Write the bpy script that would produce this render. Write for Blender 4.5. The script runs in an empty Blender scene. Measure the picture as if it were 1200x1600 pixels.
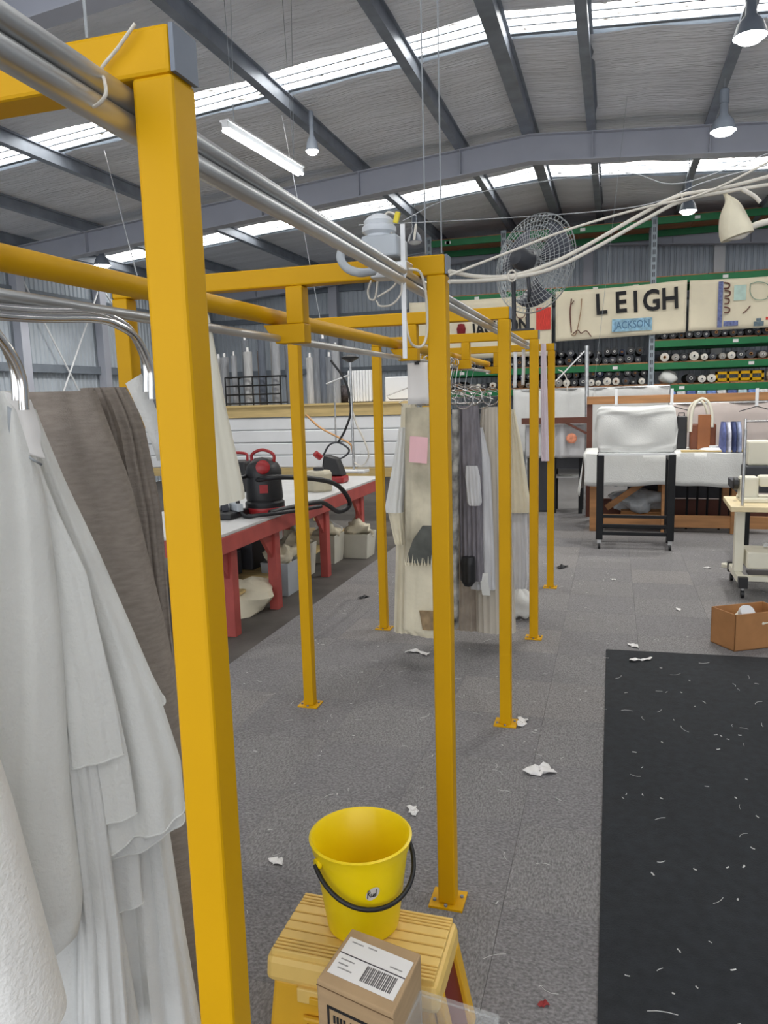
import bpy, math, random
import numpy as np
from mathutils import Vector, Matrix

random.seed(7); rng = np.random.RandomState(7)
scene = bpy.context.scene
col = scene.collection
PI = math.pi

# ------------------------------------------------------------------ camera
FPX, PITCH, YAW, ROLL, CAMH = 1179.5, .1499, .2966, -.0284, 1.65
def cam_axes():
    cy, sy = math.cos(YAW), math.sin(YAW); cp, sp = math.cos(PITCH), math.sin(PITCH)
    fwd = Vector((-sy*cp, cy*cp, -sp)); right = Vector((cy, sy, 0)); up = right.cross(fwd)
    cr, sr = math.cos(ROLL), math.sin(ROLL)
    return right*cr + up*sr, -right*sr + up*cr, fwd
CR, CU, CF = cam_axes()
CAMP = Vector((0, 0, CAMH))
cam = bpy.data.cameras.new('camera'); camo = bpy.data.objects.new('camera', cam); col.objects.link(camo)
cam.sensor_fit = 'HORIZONTAL'; cam.sensor_width = 36; cam.lens = FPX/1200*36
cam.clip_start = .05; cam.clip_end = 200
camo.matrix_world = Matrix(((CR.x, CU.x, -CF.x, 0), (CR.y, CU.y, -CF.y, 0), (CR.z, CU.z, -CF.z, CAMH), (0, 0, 0, 1)))
scene.camera = camo
# measured points of the photograph turned into places: a ray cut with a known plane of the room
def ray(x, y): return CR*((x-600)/FPX) + CU*((800-y)/FPX) + CF
def atY(x, y, Y): d = ray(x, y); return CAMP + d*(Y/d.y)
def atX(x, y, X): d = ray(x, y); return CAMP + d*(X/d.x)
def atZ(x, y, Z): d = ray(x, y); return CAMP + d*((Z-CAMH)/d.z)

# ------------------------------------------------------------------ light
w = bpy.data.worlds.new('world'); scene.world = w; w.use_nodes = True
w.node_tree.nodes['Background'].inputs[0].default_value = (.93, .96, 1, 1)
w.node_tree.nodes['Background'].inputs[1].default_value = 1.65
vs = scene.view_settings
vs.view_transform = 'Standard'; vs.look = 'None'; vs.gamma = 1; vs.use_curve_mapping = False
vs.exposure = 0.42
SKY_STRENGTH = 6.0

# ------------------------------------------------------------------ materials
MATS = {}
def srgb(r, g, b):
    f = lambda c: (c/255/12.92) if c/255 <= .04045 else ((c/255+.055)/1.055)**2.4
    return (f(r), f(g), f(b), 1)
def mat(name, c, rough=.6, metal=0, var=.12, scale=6, bump=0, bscale=60, stretch=(1, 1, 1), spec=.5, emit=0, trans=0, alpha=1, c2=None, detail=4, bdist=.01):
    """procedural material: noise-varied colour, optional relief"""
    if name in MATS: return MATS[name]
    m = bpy.data.materials.new(name); m.use_nodes = True; MATS[name] = m
    nt = m.node_tree; N = nt.nodes; L = nt.links; bs = N['Principled BSDF']
    c = tuple(c) if len(c) == 4 else tuple(c)+(1,)
    tc = N.new('ShaderNodeTexCoord'); mp = N.new('ShaderNodeMapping'); mp.inputs['Scale'].default_value = stretch
    L.new(tc.outputs['Object'], mp.inputs[0])
    no = N.new('ShaderNodeTexNoise'); no.inputs['Scale'].default_value = scale; no.inputs['Detail'].default_value = detail
    L.new(mp.outputs[0], no.inputs[0])
    rp = N.new('ShaderNodeValToRGB')
    lo = c2 if c2 else tuple(max(0, x*(1-var)) for x in c[:3])+(1,)
    hi = c if c2 else tuple(min(1, x*(1+var)) for x in c[:3])+(1,)
    rp.color_ramp.elements[0].position = .3; rp.color_ramp.elements[1].position = .7
    rp.color_ramp.elements[0].color = lo; rp.color_ramp.elements[1].color = hi
    L.new(no.outputs[0], rp.inputs[0]); L.new(rp.outputs[0], bs.inputs['Base Color'])
    bs.inputs['Roughness'].default_value = rough; bs.inputs['Metallic'].default_value = metal
    bs.inputs['Specular IOR Level'].default_value = spec
    if emit:
        L.new(rp.outputs[0], bs.inputs['Emission Color']); bs.inputs['Emission Strength'].default_value = emit
    if trans: bs.inputs['Transmission Weight'].default_value = trans
    if alpha < 1: bs.inputs['Alpha'].default_value = alpha
    if bump:
        n2 = N.new('ShaderNodeTexNoise'); n2.inputs['Scale'].default_value = bscale; n2.inputs['Detail'].default_value = 3
        L.new(mp.outputs[0], n2.inputs[0])
        b = N.new('ShaderNodeBump'); b.inputs['Strength'].default_value = bump; b.inputs['Distance'].default_value = bdist
        L.new(n2.outputs[0], b.inputs['Height']); L.new(b.outputs[0], bs.inputs['Normal'])
    return m
M = dict(
    yellow=mat('yellow_paint', (.64, .343, .0008), .5, var=.05, scale=3, spec=.22),
    cap=mat('grey_plastic_cap', srgb(120, 128, 140), .5),
    galv=mat('galvanised_steel', (.54, .55, .555), .36, .8, var=.25, scale=14, stretch=(1, .2, 1)),
    chrome=mat('chrome', (.75, .74, .73), .16, 1, var=.08, scale=8),
    foil=mat('roof_foil', (.84, .855, .90), .45, .05, var=.10, scale=2.2, bump=1.0, bscale=13, stretch=(.3, 1.8, 1), detail=8, bdist=.05),
    steel=mat('rafter_paint', srgb(178, 181, 192), .5, var=.06, scale=2),
    purlin=mat('purlin_galv', srgb(140, 147, 158), .45, .4, var=.2, scale=4),
    wall=mat('wall_cladding', srgb(192, 200, 208), .45, .1, var=.08, scale=1.5),
    girt=mat('girt_steel', srgb(120, 128, 138), .6, var=.1),
    concrete=mat('concrete', srgb(88, 84, 80), .75, var=.25, scale=3, bump=.2, bscale=30),
    green=mat('rack_green', srgb(10, 112, 62), .5, var=.12, scale=5),
    rackgrey=mat('rack_upright', srgb(150, 160, 168), .5, .2, var=.1),
    ply=mat('plywood', srgb(168, 118, 82), .7, var=.2, scale=3, stretch=(1, 5, 1)),
    timber=mat('timber', srgb(170, 122, 78), .65, var=.22, scale=5, stretch=(.4, 4, 4)),
    paletimber=mat('pale_timber', srgb(200, 175, 120), .65, var=.2, scale=5, stretch=(.4, 4, 4)),
    canvas=mat('calico', srgb(236, 226, 200), .85, var=.05, scale=3, bump=.25, bscale=5),
    black=mat('black_plastic', (.012, .012, .014), .45, var=.2),
    blacksteel=mat('black_steel', (.008, .009, .011), .5, var=.2, spec=.3),
    white=mat('white_paint', (.78, .79, .80), .5, var=.04, scale=3),
    cloth=mat('white_cotton', (.745, .75, .725), .9, var=.035, scale=5, bump=.3, bscale=90),
    clothb=mat('white_cotton_cool', (.69, .695, .68), .9, var=.04, scale=5, bump=.3, bscale=90),
    creamcloth=mat('cream_cotton', srgb(222, 214, 190), .9, var=.08, scale=6, bump=.3, bscale=40),
    greycloth=mat('grey_linen', srgb(156, 146, 137), .95, var=.14, scale=30, bump=.5, bscale=220, stretch=(1, 1, 4)),
    red=mat('red_paint', srgb(172, 78, 72), .55, var=.14, scale=7),
    laminate=mat('laminate', srgb(196, 196, 196), .5, var=.06),
    plasticgrey=mat('grey_plastic', srgb(176, 182, 188), .5, var=.05),
    cable=mat('white_cable', srgb(214, 208, 196), .6, var=.06),
    wire=mat('steel_wire', srgb(150, 155, 160), .5, .3),
    cream=mat('cream_enamel', srgb(226, 222, 204), .45, var=.04),
    card=mat('cardboard', srgb(172, 122, 76), .8, var=.08, scale=10),
    card2=mat('pale_cardboard', srgb(176, 148, 112), .8, var=.08, scale=10, stretch=(1, 1, 6)),
    paper=mat('paper', srgb(232, 230, 228), .8, var=.03),
    pink=mat('pink_paper', srgb(236, 190, 196), .8, var=.05),
    ink=mat('ink', (.01, .01, .012), .7),
    mat=mat('rubber_mat', (.011, .014, .018), .88, var=.35, scale=25, bump=.4, bscale=220),
    bucket=mat('bucket_yellow', (.90, .66, .002), .34, var=.04, scale=4),
    step=mat('step_plastic', srgb(232, 196, 112), .5, var=.07, scale=8),
    stepy=mat('step_body', srgb(222, 170, 40), .5, var=.06, scale=8),
    tub=mat('white_tub', srgb(205, 203, 190), .5, var=.06),
    darkgrey=mat('dark_grey', srgb(58, 60, 66), .55, var=.15),
)
def skylight_mat():
    m = bpy.data.materials.new('skylight_sheet'); m.use_nodes = True; nt = m.node_tree; N = nt.nodes; L = nt.links
    bs = N['Principled BSDF']; bs.inputs['Base Color'].default_value = (.8, .8, .8, 1); bs.inputs['Roughness'].default_value = .5
    tc = N.new('ShaderNodeTexCoord'); mp = N.new('ShaderNodeMapping'); mp.inputs['Scale'].default_value = (1, 2.2, 1)
    no = N.new('ShaderNodeTexNoise'); no.inputs['Scale'].default_value = 11; no.inputs['Detail'].default_value = 6
    rp = N.new('ShaderNodeValToRGB'); rp.color_ramp.elements[0].position = .37; rp.color_ramp.elements[1].position = .43
    rp.color_ramp.elements[0].color = (.02, .018, .014, 1); rp.color_ramp.elements[1].color = (1, .98, .93, 1)
    L.new(tc.outputs['Object'], mp.inputs[0]); L.new(mp.outputs[0], no.inputs[0]); L.new(no.outputs[0], rp.inputs[0])
    L.new(rp.outputs[0], bs.inputs['Emission Color']); bs.inputs['Emission Strength'].default_value = SKY_STRENGTH
    return m
def emit_mat(name, c, s):
    m = bpy.data.materials.new(name); m.use_nodes = True; bs = m.node_tree.nodes['Principled BSDF']
    bs.inputs['Emission Color'].default_value = (*c, 1); bs.inputs['Emission Strength'].default_value = s; return m
M['sky'] = skylight_mat()
M['tube'] = emit_mat('fluorescent_tube', (.92, .97, 1), 14)
M['lamp'] = emit_mat('lamp_glow', (1, 1, .97), 30)
def clear_mat(name, c, rough=.08, alpha=.25):
    m = bpy.data.materials.new(name); m.use_nodes = True; bs = m.node_tree.nodes['Principled BSDF']
    bs.inputs['Base Color'].default_value = (*c, 1); bs.inputs['Roughness'].default_value = rough; bs.inputs['Alpha'].default_value = alpha; return m
M['clear'] = clear_mat('clear_plastic', (.75, .78, .78), .1, .16)
M['sheer'] = clear_mat('sheer_fabric', (.9, .9, .86), .9, .9)
def carpet_mat(name, c, st):
    m = mat(name, c, .95, var=.34, scale=150, bump=.6, bscale=260, stretch=st, spec=.25, detail=2); return m
CARPET = [carpet_mat('carpet_a', srgb(132, 130, 130), (1, .45, 1)), carpet_mat('carpet_b', srgb(129, 127, 128), (.6, .8, 1)), carpet_mat('carpet_c', srgb(137, 134, 133), (1, .5, 1))]

# ------------------------------------------------------------------ mesh helpers
class MB:
    def __init__(s): s.v = []; s.f = []
    def add(s, vs, fs):
        o = len(s.v); s.v += [Vector(p) for p in vs]; s.f += [tuple(i+o for i in f) for f in fs]; return s
    def box(s, x0, x1, y0, y1, z0, z1):
        return s.add([(x0,y0,z0),(x1,y0,z0),(x1,y1,z0),(x0,y1,z0),(x0,y0,z1),(x1,y0,z1),(x1,y1,z1),(x0,y1,z1)],
              [(0,3,2,1),(4,5,6,7),(0,1,5,4),(1,2,6,5),(2,3,7,6),(3,0,4,7)])
    def obox(s, c, size, rz=0, rx=0, ry=0):
        R = Matrix.Rotation(rz, 3, 'Z') @ Matrix.Rotation(ry, 3, 'Y') @ Matrix.Rotation(rx, 3, 'X')
        b = MB().box(-size[0]/2, size[0]/2, -size[1]/2, size[1]/2, -size[2]/2, size[2]/2)
        return s.add([R @ p + Vector(c) for p in b.v], b.f)
    def bar(s, p, q, w, h, up=(0, 0, 1)):
        p, q = Vector(p), Vector(q); d = (q-p).normalized(); up = Vector(up)
        if abs(d.dot(up)) > .98: up = Vector((0, 1, 0))
        a = d.cross(up).normalized(); b = a.cross(d).normalized()
        vs = [c + a*(i*w/2) + b*(j*h/2) for c in (p, q) for i, j in ((-1,-1),(1,-1),(1,1),(-1,1))]
        return s.add(vs, [(0,1,2,3),(4,7,6,5),(0,4,5,1),(1,5,6,2),(2,6,7,3),(3,7,4,0)])
    def tube(s, pts, r, seg=8, closed=False, caps=True):
        pts = [Vector(p) for p in pts]; n = len(pts); rs = r if isinstance(r, (list, tuple)) else [r]*n
        rings = []; a = None
        for i, p in enumerate(pts):
            if closed: d = pts[(i+1) % n]-pts[i-1]
            else: d = pts[min(i+1, n-1)]-pts[max(i-1, 0)]
            d.normalize()
            if a is None:
                up = Vector((0, 0, 1)) if abs(d.z) < .9 else Vector((1, 0, 0)); a = d.cross(up).normalized()
            else: a = (a - d*a.dot(d)).normalized()
            b = d.cross(a)
            rings.append([p + (a*math.cos(2*PI*k/seg) + b*math.sin(2*PI*k/seg))*rs[i] for k in range(seg)])
        vs = [q for R_ in rings for q in R_]; fs = []
        m = n if closed else n-1
        for i in range(m):
            for k in range(seg):
                j = (i+1) % n; fs.append((i*seg+k, i*seg+(k+1) % seg, j*seg+(k+1) % seg, j*seg+k))
        if caps and not closed: fs += [tuple(range(seg))[::-1], tuple((n-1)*seg+k for k in range(seg))]
        return s.add(vs, fs)
    def lathe(s, prof, c=(0, 0, 0), seg=24, axis=(0, 0, 1), cap0=False, cap1=False):
        ax = Vector(axis).normalized(); up = Vector((0, 0, 1)) if abs(ax.z) < .9 else Vector((1, 0, 0))
        a = up.cross(ax).normalized(); b = ax.cross(a); c = Vector(c)
        vs = [c + ax*z + (a*math.cos(2*PI*k/seg) + b*math.sin(2*PI*k/seg))*r for r, z in prof for k in range(seg)]
        fs = [(i*seg+k, i*seg+(k+1) % seg, (i+1)*seg+(k+1) % seg, (i+1)*seg+k) for i in range(len(prof)-1) for k in range(seg)]
        if cap0: fs.append(tuple(range(seg))[::-1])
        if cap1: fs.append(tuple((len(prof)-1)*seg+k for k in range(seg)))
        return s.add(vs, fs)
    def prism(s, poly, ext):
        n = len(poly); ext = Vector(ext); poly = [Vector(p) for p in poly]
        vs = poly + [p+ext for p in poly]
        return s.add(vs, [tuple(range(n))[::-1], tuple(range(n, 2*n))] + [(i, (i+1) % n, n+(i+1) % n, n+i) for i in range(n)])
    def grid(s, nu, nv, fn, wrap=False):
        vs = [fn(i/(nu if wrap else nu-1), j/(nv-1)) for j in range(nv) for i in range(nu)]
        fs = []
        for j in range(nv-1):
            for i in range(nu if wrap else nu-1):
                k = (i+1) % nu; fs.append((j*nu+i, j*nu+k, (j+1)*nu+k, (j+1)*nu+i))
        return s.add(vs, fs)
    def ball(s, c, r, seg=12, rings=8):
        r = r if isinstance(r, (tuple, list)) else (r, r, r); c = Vector(c)
        return s.grid(seg, rings, lambda u, t: c + Vector((r[0]*math.cos(2*PI*u)*math.sin(PI*t), r[1]*math.sin(2*PI*u)*math.sin(PI*t), -r[2]*math.cos(PI*t))), True)
    def build(s, name, m, parent=None, smooth=None, bevel=0, solid=0, label=None, cat=None, group=None, kind=None):
        me = bpy.data.meshes.new(name)
        if parent is not None:
            o0 = Vector((0, 0, 0)); p = parent
            while p is not None: o0 = o0 + p.location; p = p.parent
        else:
            xs = [p.x for p in s.v]; ys = [p.y for p in s.v]; zs = [p.z for p in s.v]
            o0 = Vector(((min(xs)+max(xs))/2, (min(ys)+max(ys))/2, min(zs)))
        me.from_pydata([tuple(p-o0) for p in s.v], [], s.f); me.update()
        me.materials.append(m)
        o = bpy.data.objects.new(name, me); col.objects.link(o)
        if parent is not None: o.parent = parent
        else: o.location = o0
        if smooth:
            me.shade_smooth()
            me.set_sharp_from_angle(angle=math.radians(smooth))
        if solid:
            md = o.modifiers.new('s', 'SOLIDIFY'); md.thickness = solid; md.offset = 0
        if bevel:
            md = o.modifiers.new('b', 'BEVEL'); md.width = bevel; md.segments = 2; md.limit_method = 'ANGLE'; md.angle_limit = .7
        tag(o, label, cat, group, kind)
        return o
def tag(o, label=None, cat=None, group=None, kind=None):
    if label: o['label'] = label
    if cat: o['category'] = cat
    if group: o['group'] = group
    if kind: o['kind'] = kind
    return o
def thing(name, loc, label, cat, group=None):
    o = bpy.data.objects.new(name, None); o.empty_display_size = .1; col.objects.link(o); o.location = loc
    return tag(o, label, cat, group)
def structure(name, loc=(0, 0, 0)):
    o = bpy.data.objects.new(name, None); col.objects.link(o); o.location = loc; o['kind'] = 'structure'; return o
def child(name, me, parent, loc, rz=0):
    o = bpy.data.objects.new(name, me); col.objects.link(o); o.parent = parent; o.location = loc; o.rotation_euler.z = rz; return o
def copy_tree(o, parent=None):
    c = o.copy(); col.objects.link(c); c.parent = parent
    for ch in o.children: copy_tree(ch, c)
    return c
def spline(pts, n=8):
    """Catmull-Rom through points"""
    P = [Vector(p) for p in pts]; P = [P[0]*2-P[1]] + P + [P[-1]*2-P[-2]]; out = []
    for i in range(1, len(P)-2):
        for k in range(n):
            t = k/n; a, b, c, d = P[i-1:i+3]
            out.append(.5*((2*b) + (c-a)*t + (2*a-5*b+4*c-d)*t*t + (3*b-a-3*c+d)*t**3))
    return out + [P[-2]]
def text_mesh(body, size, spacing=1.0, bold=0.0):
    cu = bpy.data.curves.new('lettering', 'FONT'); cu.body = body; cu.size = size; cu.align_x = 'CENTER'; cu.align_y = 'CENTER'
    cu.space_character = spacing; cu.offset = bold; cu.extrude = .001; cu.resolution_u = 3
    o = bpy.data.objects.new('t', cu); col.objects.link(o)
    dg = bpy.context.evaluated_depsgraph_get(); me = bpy.data.meshes.new_from_object(o.evaluated_get(dg))
    bpy.data.objects.remove(o); bpy.data.curves.remove(cu); return me

# ------------------------------------------------------------------ the shed
RIDGE_X, RIDGE_Z, SL, SR = -1.1, 5.10, .088, .07
XL, XR, YF, YB = -9.5, 7.5, -5.0, 17.0
def zr(x): return RIDGE_Z - (SL*(RIDGE_X-x) if x < RIDGE_X else SR*(x-RIDGE_X))
STRIPS = [(-2.6, -2.0), (2.45, 3.05), (7.47, 8.05), (12.42, 13.2)]
floor = MB().box(XL, XR, YF, YB, -.2, -.012).build('floor', M['concrete'], kind='structure')
tile = MB().box(-.2494, .2494, -.2494, .2494, -.012, 0)
tms = []
for cm in CARPET:
    o = tile.build('carpet_tile', cm); tms.append(o.data); bpy.data.objects.remove(o)
cx0, cy0, nx, ny = -2.32, .25, 10, 21
fl0 = floor.location
for j in range(ny):
    for i in range(nx):
        c = child('carpet_tile', tms[(i+j) % 2 if random.random() < .8 else 2], floor, Vector((cx0+.25+.5*i, cy0+.25+.5*j, -.000+.012*0)) - fl0 + Vector((0, 0, 0)))
        c.location.z = -.012 - fl0.z
ex, ey = cx0+.5*nx, cy0+.5*ny
MB().box(ex, XR, YF, YB, -.012, 0).box(cx0, ex, ey, YB, -.012, 0).box(cx0, ex, YF, cy0, -.012, 0).build('carpet_beyond', CARPET[0], floor, kind='structure')

roof = structure('ceiling', (RIDGE_X, 6, RIDGE_Z))
edges = [YF] + [y for s_ in STRIPS for y in s_] + [YB]
for a, b in zip(edges[::2], edges[1::2]):
    for x0, x1 in ((XL, RIDGE_X), (RIDGE_X, XR)):
        n = max(2, int(abs(x1-x0)/1.42))
        def fn(u, t, a=a, b=b, x0=x0, x1=x1, n=n):
            x = x0+(x1-x0)*u; sag = -.02*abs(math.sin(PI*u*n))
            return Vector((x, a+(b-a)*t, zr(x)+sag + .006*math.sin(7*x+11*t)))
        MB().grid(n*8+1, 9, fn).build('insulation_panel', M['foil'], roof, smooth=60)
MB().add([(XL, YF, zr(XL)+.08), (RIDGE_X, YF, RIDGE_Z+.08), (RIDGE_X, YB, RIDGE_Z+.08), (XL, YB, zr(XL)+.08), (XR, YF, zr(XR)+.08), (XR, YB, zr(XR)+.08)],
         [(0, 1, 2, 3), (1, 4, 5, 2)]).build('roof_sheeting', M['wall'], roof)
PUR = [-9.2, -7.93, -6.37, -4.9, -3.42, -2.0, -1.1, -.31, 1.06, 2.45, 3.85, 5.25, 6.65]
for x in PUR:
    wd = .12 if x == -1.1 else .07
    z1 = zr(x)-.004; b = MB().box(x-wd/2, x+wd/2, YF, YB, z1-.15, z1)
    b.box(x-wd/2-.03, x-wd/2, YF, YB, z1-.15, z1-.135).box(x+wd/2, x+wd/2+.03, YF, YB, z1-.02, z1)
    b.build('purlin', M['purlin'], roof)
def rafter(y):
    for x0, x1 in ((XL, RIDGE_X), (RIDGE_X, XR)):
        z0, z1 = zr(x0)-.155, zr(x1)-.155
        def slab(dy, za, zb):
            return [(x0, y-dy, z0+za), (x1, y-dy, z1+za), (x1, y-dy, z1+zb), (x0, y-dy, z0+zb)]
        b = MB().prism(slab(.09, -.012, 0), (0, .18, 0)).prism(slab(.09, -.335, -.32), (0, .18, 0)).prism(slab(.006, -.32, -.012), (0, .012, 0))
        for px in PUR:
            if x0 < px < x1: b.box(px-.005, px+.005, y-.085, y+.085, zr(px)-.48, zr(px)-.16)
        b.build('rafter', M['steel'], roof)
for y in (-.7, 4.9, 10.5, 16.4): rafter(y)
for i, (a, b) in enumerate(STRIPS):
    wdw = structure('window_%d' % (i+1), (RIDGE_X, (a+b)/2, RIDGE_Z))
    wid = b-a
    prof = []; nrib = 3                                             # ribbed translucent sheet, one sheet on each slope
    for k in range(nrib):
        t0 = a+.02+(wid-.1)*k/nrib; s_ = (wid-.1)/nrib
        prof += [(t0, 0), (t0+s_*.78, 0), (t0+s_*.84, .03), (t0+s_*.95, .03)]
    prof.append((b-.08, 0))
    for x0, x1 in ((XL, RIDGE_X-.05), (RIDGE_X+.05, XR)):
        m_ = MB()
        for p, q in zip(prof[:-1], prof[1:]):
            m_.add([(x0, p[0], zr(x0)+.01+p[1]), (x1, p[0], zr(x1)+.01+p[1]), (x1, q[0], zr(x1)+.01+q[1]), (x0, q[0], zr(x0)+.01+q[1])], [(0, 1, 2, 3)])
        m_.build('translucent_sheet', M['sky'], wdw)
        for k in range(1, nrib+1):
            if k == nrib: MB().prism([(x0, b-.08, zr(x0)-.004), (x1, b-.08, zr(x1)-.004), (x1, b-.045, zr(x1)-.004), (x0, b-.045, zr(x0)-.004)], (0, 0, .012)).build('gap_shade_bar', M['girt'], wdw)  # added dark bar: covers the lit gap so it reads as shaded
            yl = a+.02+(wid-.1)*(k-.08)/nrib
            MB().prism([(x0, yl-.011, zr(x0)-.004), (x1, yl-.011, zr(x1)-.004), (x1, yl+.011, zr(x1)-.004), (x0, yl+.011, zr(x0)-.004)], (0, 0, .012)).build('rib_shade_bar', M['girt'], wdw)  # dark bars stand in for rib shading the glowing sheet cannot show
        MB().add([(x0, b-.045, zr(x0)+.02), (x1, b-.045, zr(x1)+.02), (x1, b, zr(x1)+.02), (x0, b, zr(x0)+.02)], [(0, 1, 2, 3)]).build('edge_lap', M['sky'], wdw)

def cladding(name, p, q, ztop, pitch=.11, n=(0, 1, 0)):
    p, q, n = Vector(p), Vector(q), Vector(n); Lr = (q-p).length; d = (q-p)/Lr; k = int(Lr/pitch); b = MB(); pts = []
    for i in range(k+1):
        for off, dep in ((0, 0), (.55, 0), (.7, .022), (.88, .022)):
            s_ = (i+off)*pitch
            if s_ <= Lr: pts.append(p+d*s_+n*dep)
    vs = []
    for a in pts: vs += [a, Vector((a.x, a.y, ztop(a)))]
    b.add(vs, [(2*i, 2*i+2, 2*i+3, 2*i+1) for i in range(len(pts)-1)])
    return b.build(name, M['wall'], kind='structure')
wb = cladding('wall_back', (XL, YB, -.012), (XR, YB, -.012), lambda a: zr(a.x))
wl = cladding('wall_left', (XL, YF, -.012), (XL, YB, -.012), lambda a: zr(XL), n=(-1, 0, 0))
wrr = cladding('wall_right', (XR, YF, -.012), (XR, YB, -.012), lambda a: zr(XR), n=(1, 0, 0))
for z in (1.3, 2.32, 3.55):
    MB().box(XL+.03, XL+.10, YF, YB, z-.07, z+.07).build('girt', M['girt'], wl)
    MB().box(XL, XR, YB-.1, YB-.03, z-.06, z+.06).build('girt', M['girt'], wb)
MB().box(XL, -5.5, YB-.12, YB-.02, 4.1, 4.3).build('eave_strut', M['girt'], wb)
for y in (4.9, 10.5, 12.6, 16.4):
    MB().box(XL+.05, XL+.2, y-.09, y+.09, 0, zr(XL)-.15).build('column', M['steel'], wl)
for (a, b_) in (((10.5, .6), (12.6, 3.9)), ((10.5, 3.9), (12.6, .6)), ((12.6, .6), (16.4, 3.9)), ((12.6, 3.9), (16.4, .6))):
    MB().tube([(XL+.16, a[0], a[1]), (XL+.16, b_[0], b_[1])], .016, 6).build('brace_rod', M['white'], wl)
for x in (-6.2, -.55, 1.95):
    MB().box(x-.1, x+.1, YB-.28, YB-.1, 0, zr(x)-.16).build('column', M['steel'] if x < 1 else M['white'], wb)

# ------------------------------------------------------------------ yellow portal frames with the hanging rail
W_ = .056; PX0, PX1 = -1.592, -.525+W_
def portal(Y, dx, H, label):
    x0, x1 = PX0+dx, PX1+dx
    t = thing('portal_frame', ((x0+x1)/2, Y+W_/2, 0), label, 'frame', 'yellow portal frames in a row')
    bv = .005
    for xa in (x0, x1-W_):
        MB().box(xa, xa+W_, Y, Y+W_, .006, H-W_).build('post', M['yellow'], t, bevel=bv)
        pl = MB().box(xa-.028, xa+W_+.028, Y-.022, Y+W_+.022, 0, .007).build('base_plate', M['yellow'], t)
        for bx, by in ((xa-.014, Y+.01), (xa+W_+.014, Y+W_-.01), (xa+W_/2, Y-.012)):
            MB().lathe([(.006, 0), (.006, .007)], (bx, by, .006), 6, cap1=True).build('bolt', M['cap'], pl)
    MB().box(x0+.002, x1-.002, Y, Y+W_, H-W_, H).build('crossbeam', M['yellow'], t, bevel=bv)
    for xa, sg in ((x0, -1), (x1, 1)):
        MB().box(min(xa, xa+sg*.004)-.001, max(xa, xa+sg*.004)+.001, Y+.001, Y+W_-.001, H-W_+.001, H-.001).build('end_cap', M['cap'], t)
    MB().box(-.971+dx, -.915+dx, Y+.001, Y+W_-.001, 1.884, H-W_).build('hanger', M['yellow'], t, bevel=bv)
    MB().prism([(-1.05+dx, Y, 1.884), (-1.008+dx, Y, 1.826), (-.912+dx, Y, 1.826), (-.912+dx, Y, 1.884)], (0, W_, 0)).build('rail_bracket', M['yellow'], t, bevel=.003)
    return t
PY = [.862] + [.794+1.408*n for n in range(1, 5)]
plab = ['nearest yellow steel portal frame, its post filling the left foreground', 'yellow steel portal frame whose post stands right behind the yellow bucket',
        'third yellow steel portal frame from the camera, in front of the hanging garments', 'yellow steel portal frame carrying the round wire fan',
        'farthest and smallest yellow steel portal frame']
for i, y in enumerate(PY): portal(y, -.0455 if i == 0 else 0, 2.10 if i == 0 else 2.053, plab[i])
MB().tube([(-1.03, .35, 1.912), (-1.03, 6.5, 1.909)], .0245, 16).build('rail_tube', M['yellow'], smooth=40, label='long round yellow tube running over the portal brackets', cat='rail')
for k, (x, z) in enumerate(((-1.065, 1.852), (-1.0, 1.842))):
    MB().tube([(x, .35, z), (x, 6.5, z)], .011, 10).build('garment_rail', M['galv'], smooth=40,
        label=('thin grey pipe under the yellow tube, farther from the camera' if k == 0 else 'thin grey pipe under the yellow tube, nearer the camera'), cat='rail', group='thin grey garment pipes')
PIPE = [(-.592, .15, 2.040, 1.3), (-.588, .862, 2.012, 1.3), (-.579, 1.15, 2.003, 1.2), (-.570, 1.5, 1.995, 1.0), (-.553, 2.23, 1.973, 1.0), (-.552, 3.64, 1.969, 1.0), (-.552, 5.2, 1.967, 1.0)]
MB().tube([(x, y, z+.0115*k) for x, y, z, k in PIPE], [.0112*p_[3] for p_ in PIPE], 14).build('conduit_pipe', M['galv'], smooth=40, label='upper of two galvanised pipes slung under the portal beams', cat='pipe')
MB().tube([(x-.003, y, z-.0125*k) for x, y, z, k in PIPE], [.0125*p_[3] for p_ in PIPE], 14).build('conduit_pipe', M['galv'], smooth=40, label='lower, thicker of two galvanised pipes slung under the portal beams', cat='pipe')
# tie of cord on the near beam
MB().tube(spline([atY(211, 37, .852), atY(185, 74, .852), atY(158, 108, .85), atY(163, 125, .80), atY(165, 148, .78), atY(150, 165, .79), atY(128, 168, .82), atY(112, 163, .86)]), .0022, 6).build('cord_tie', M['cable'], smooth=60, label='white cord tied round the pipes on the nearest yellow beam', cat='cord')

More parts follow.
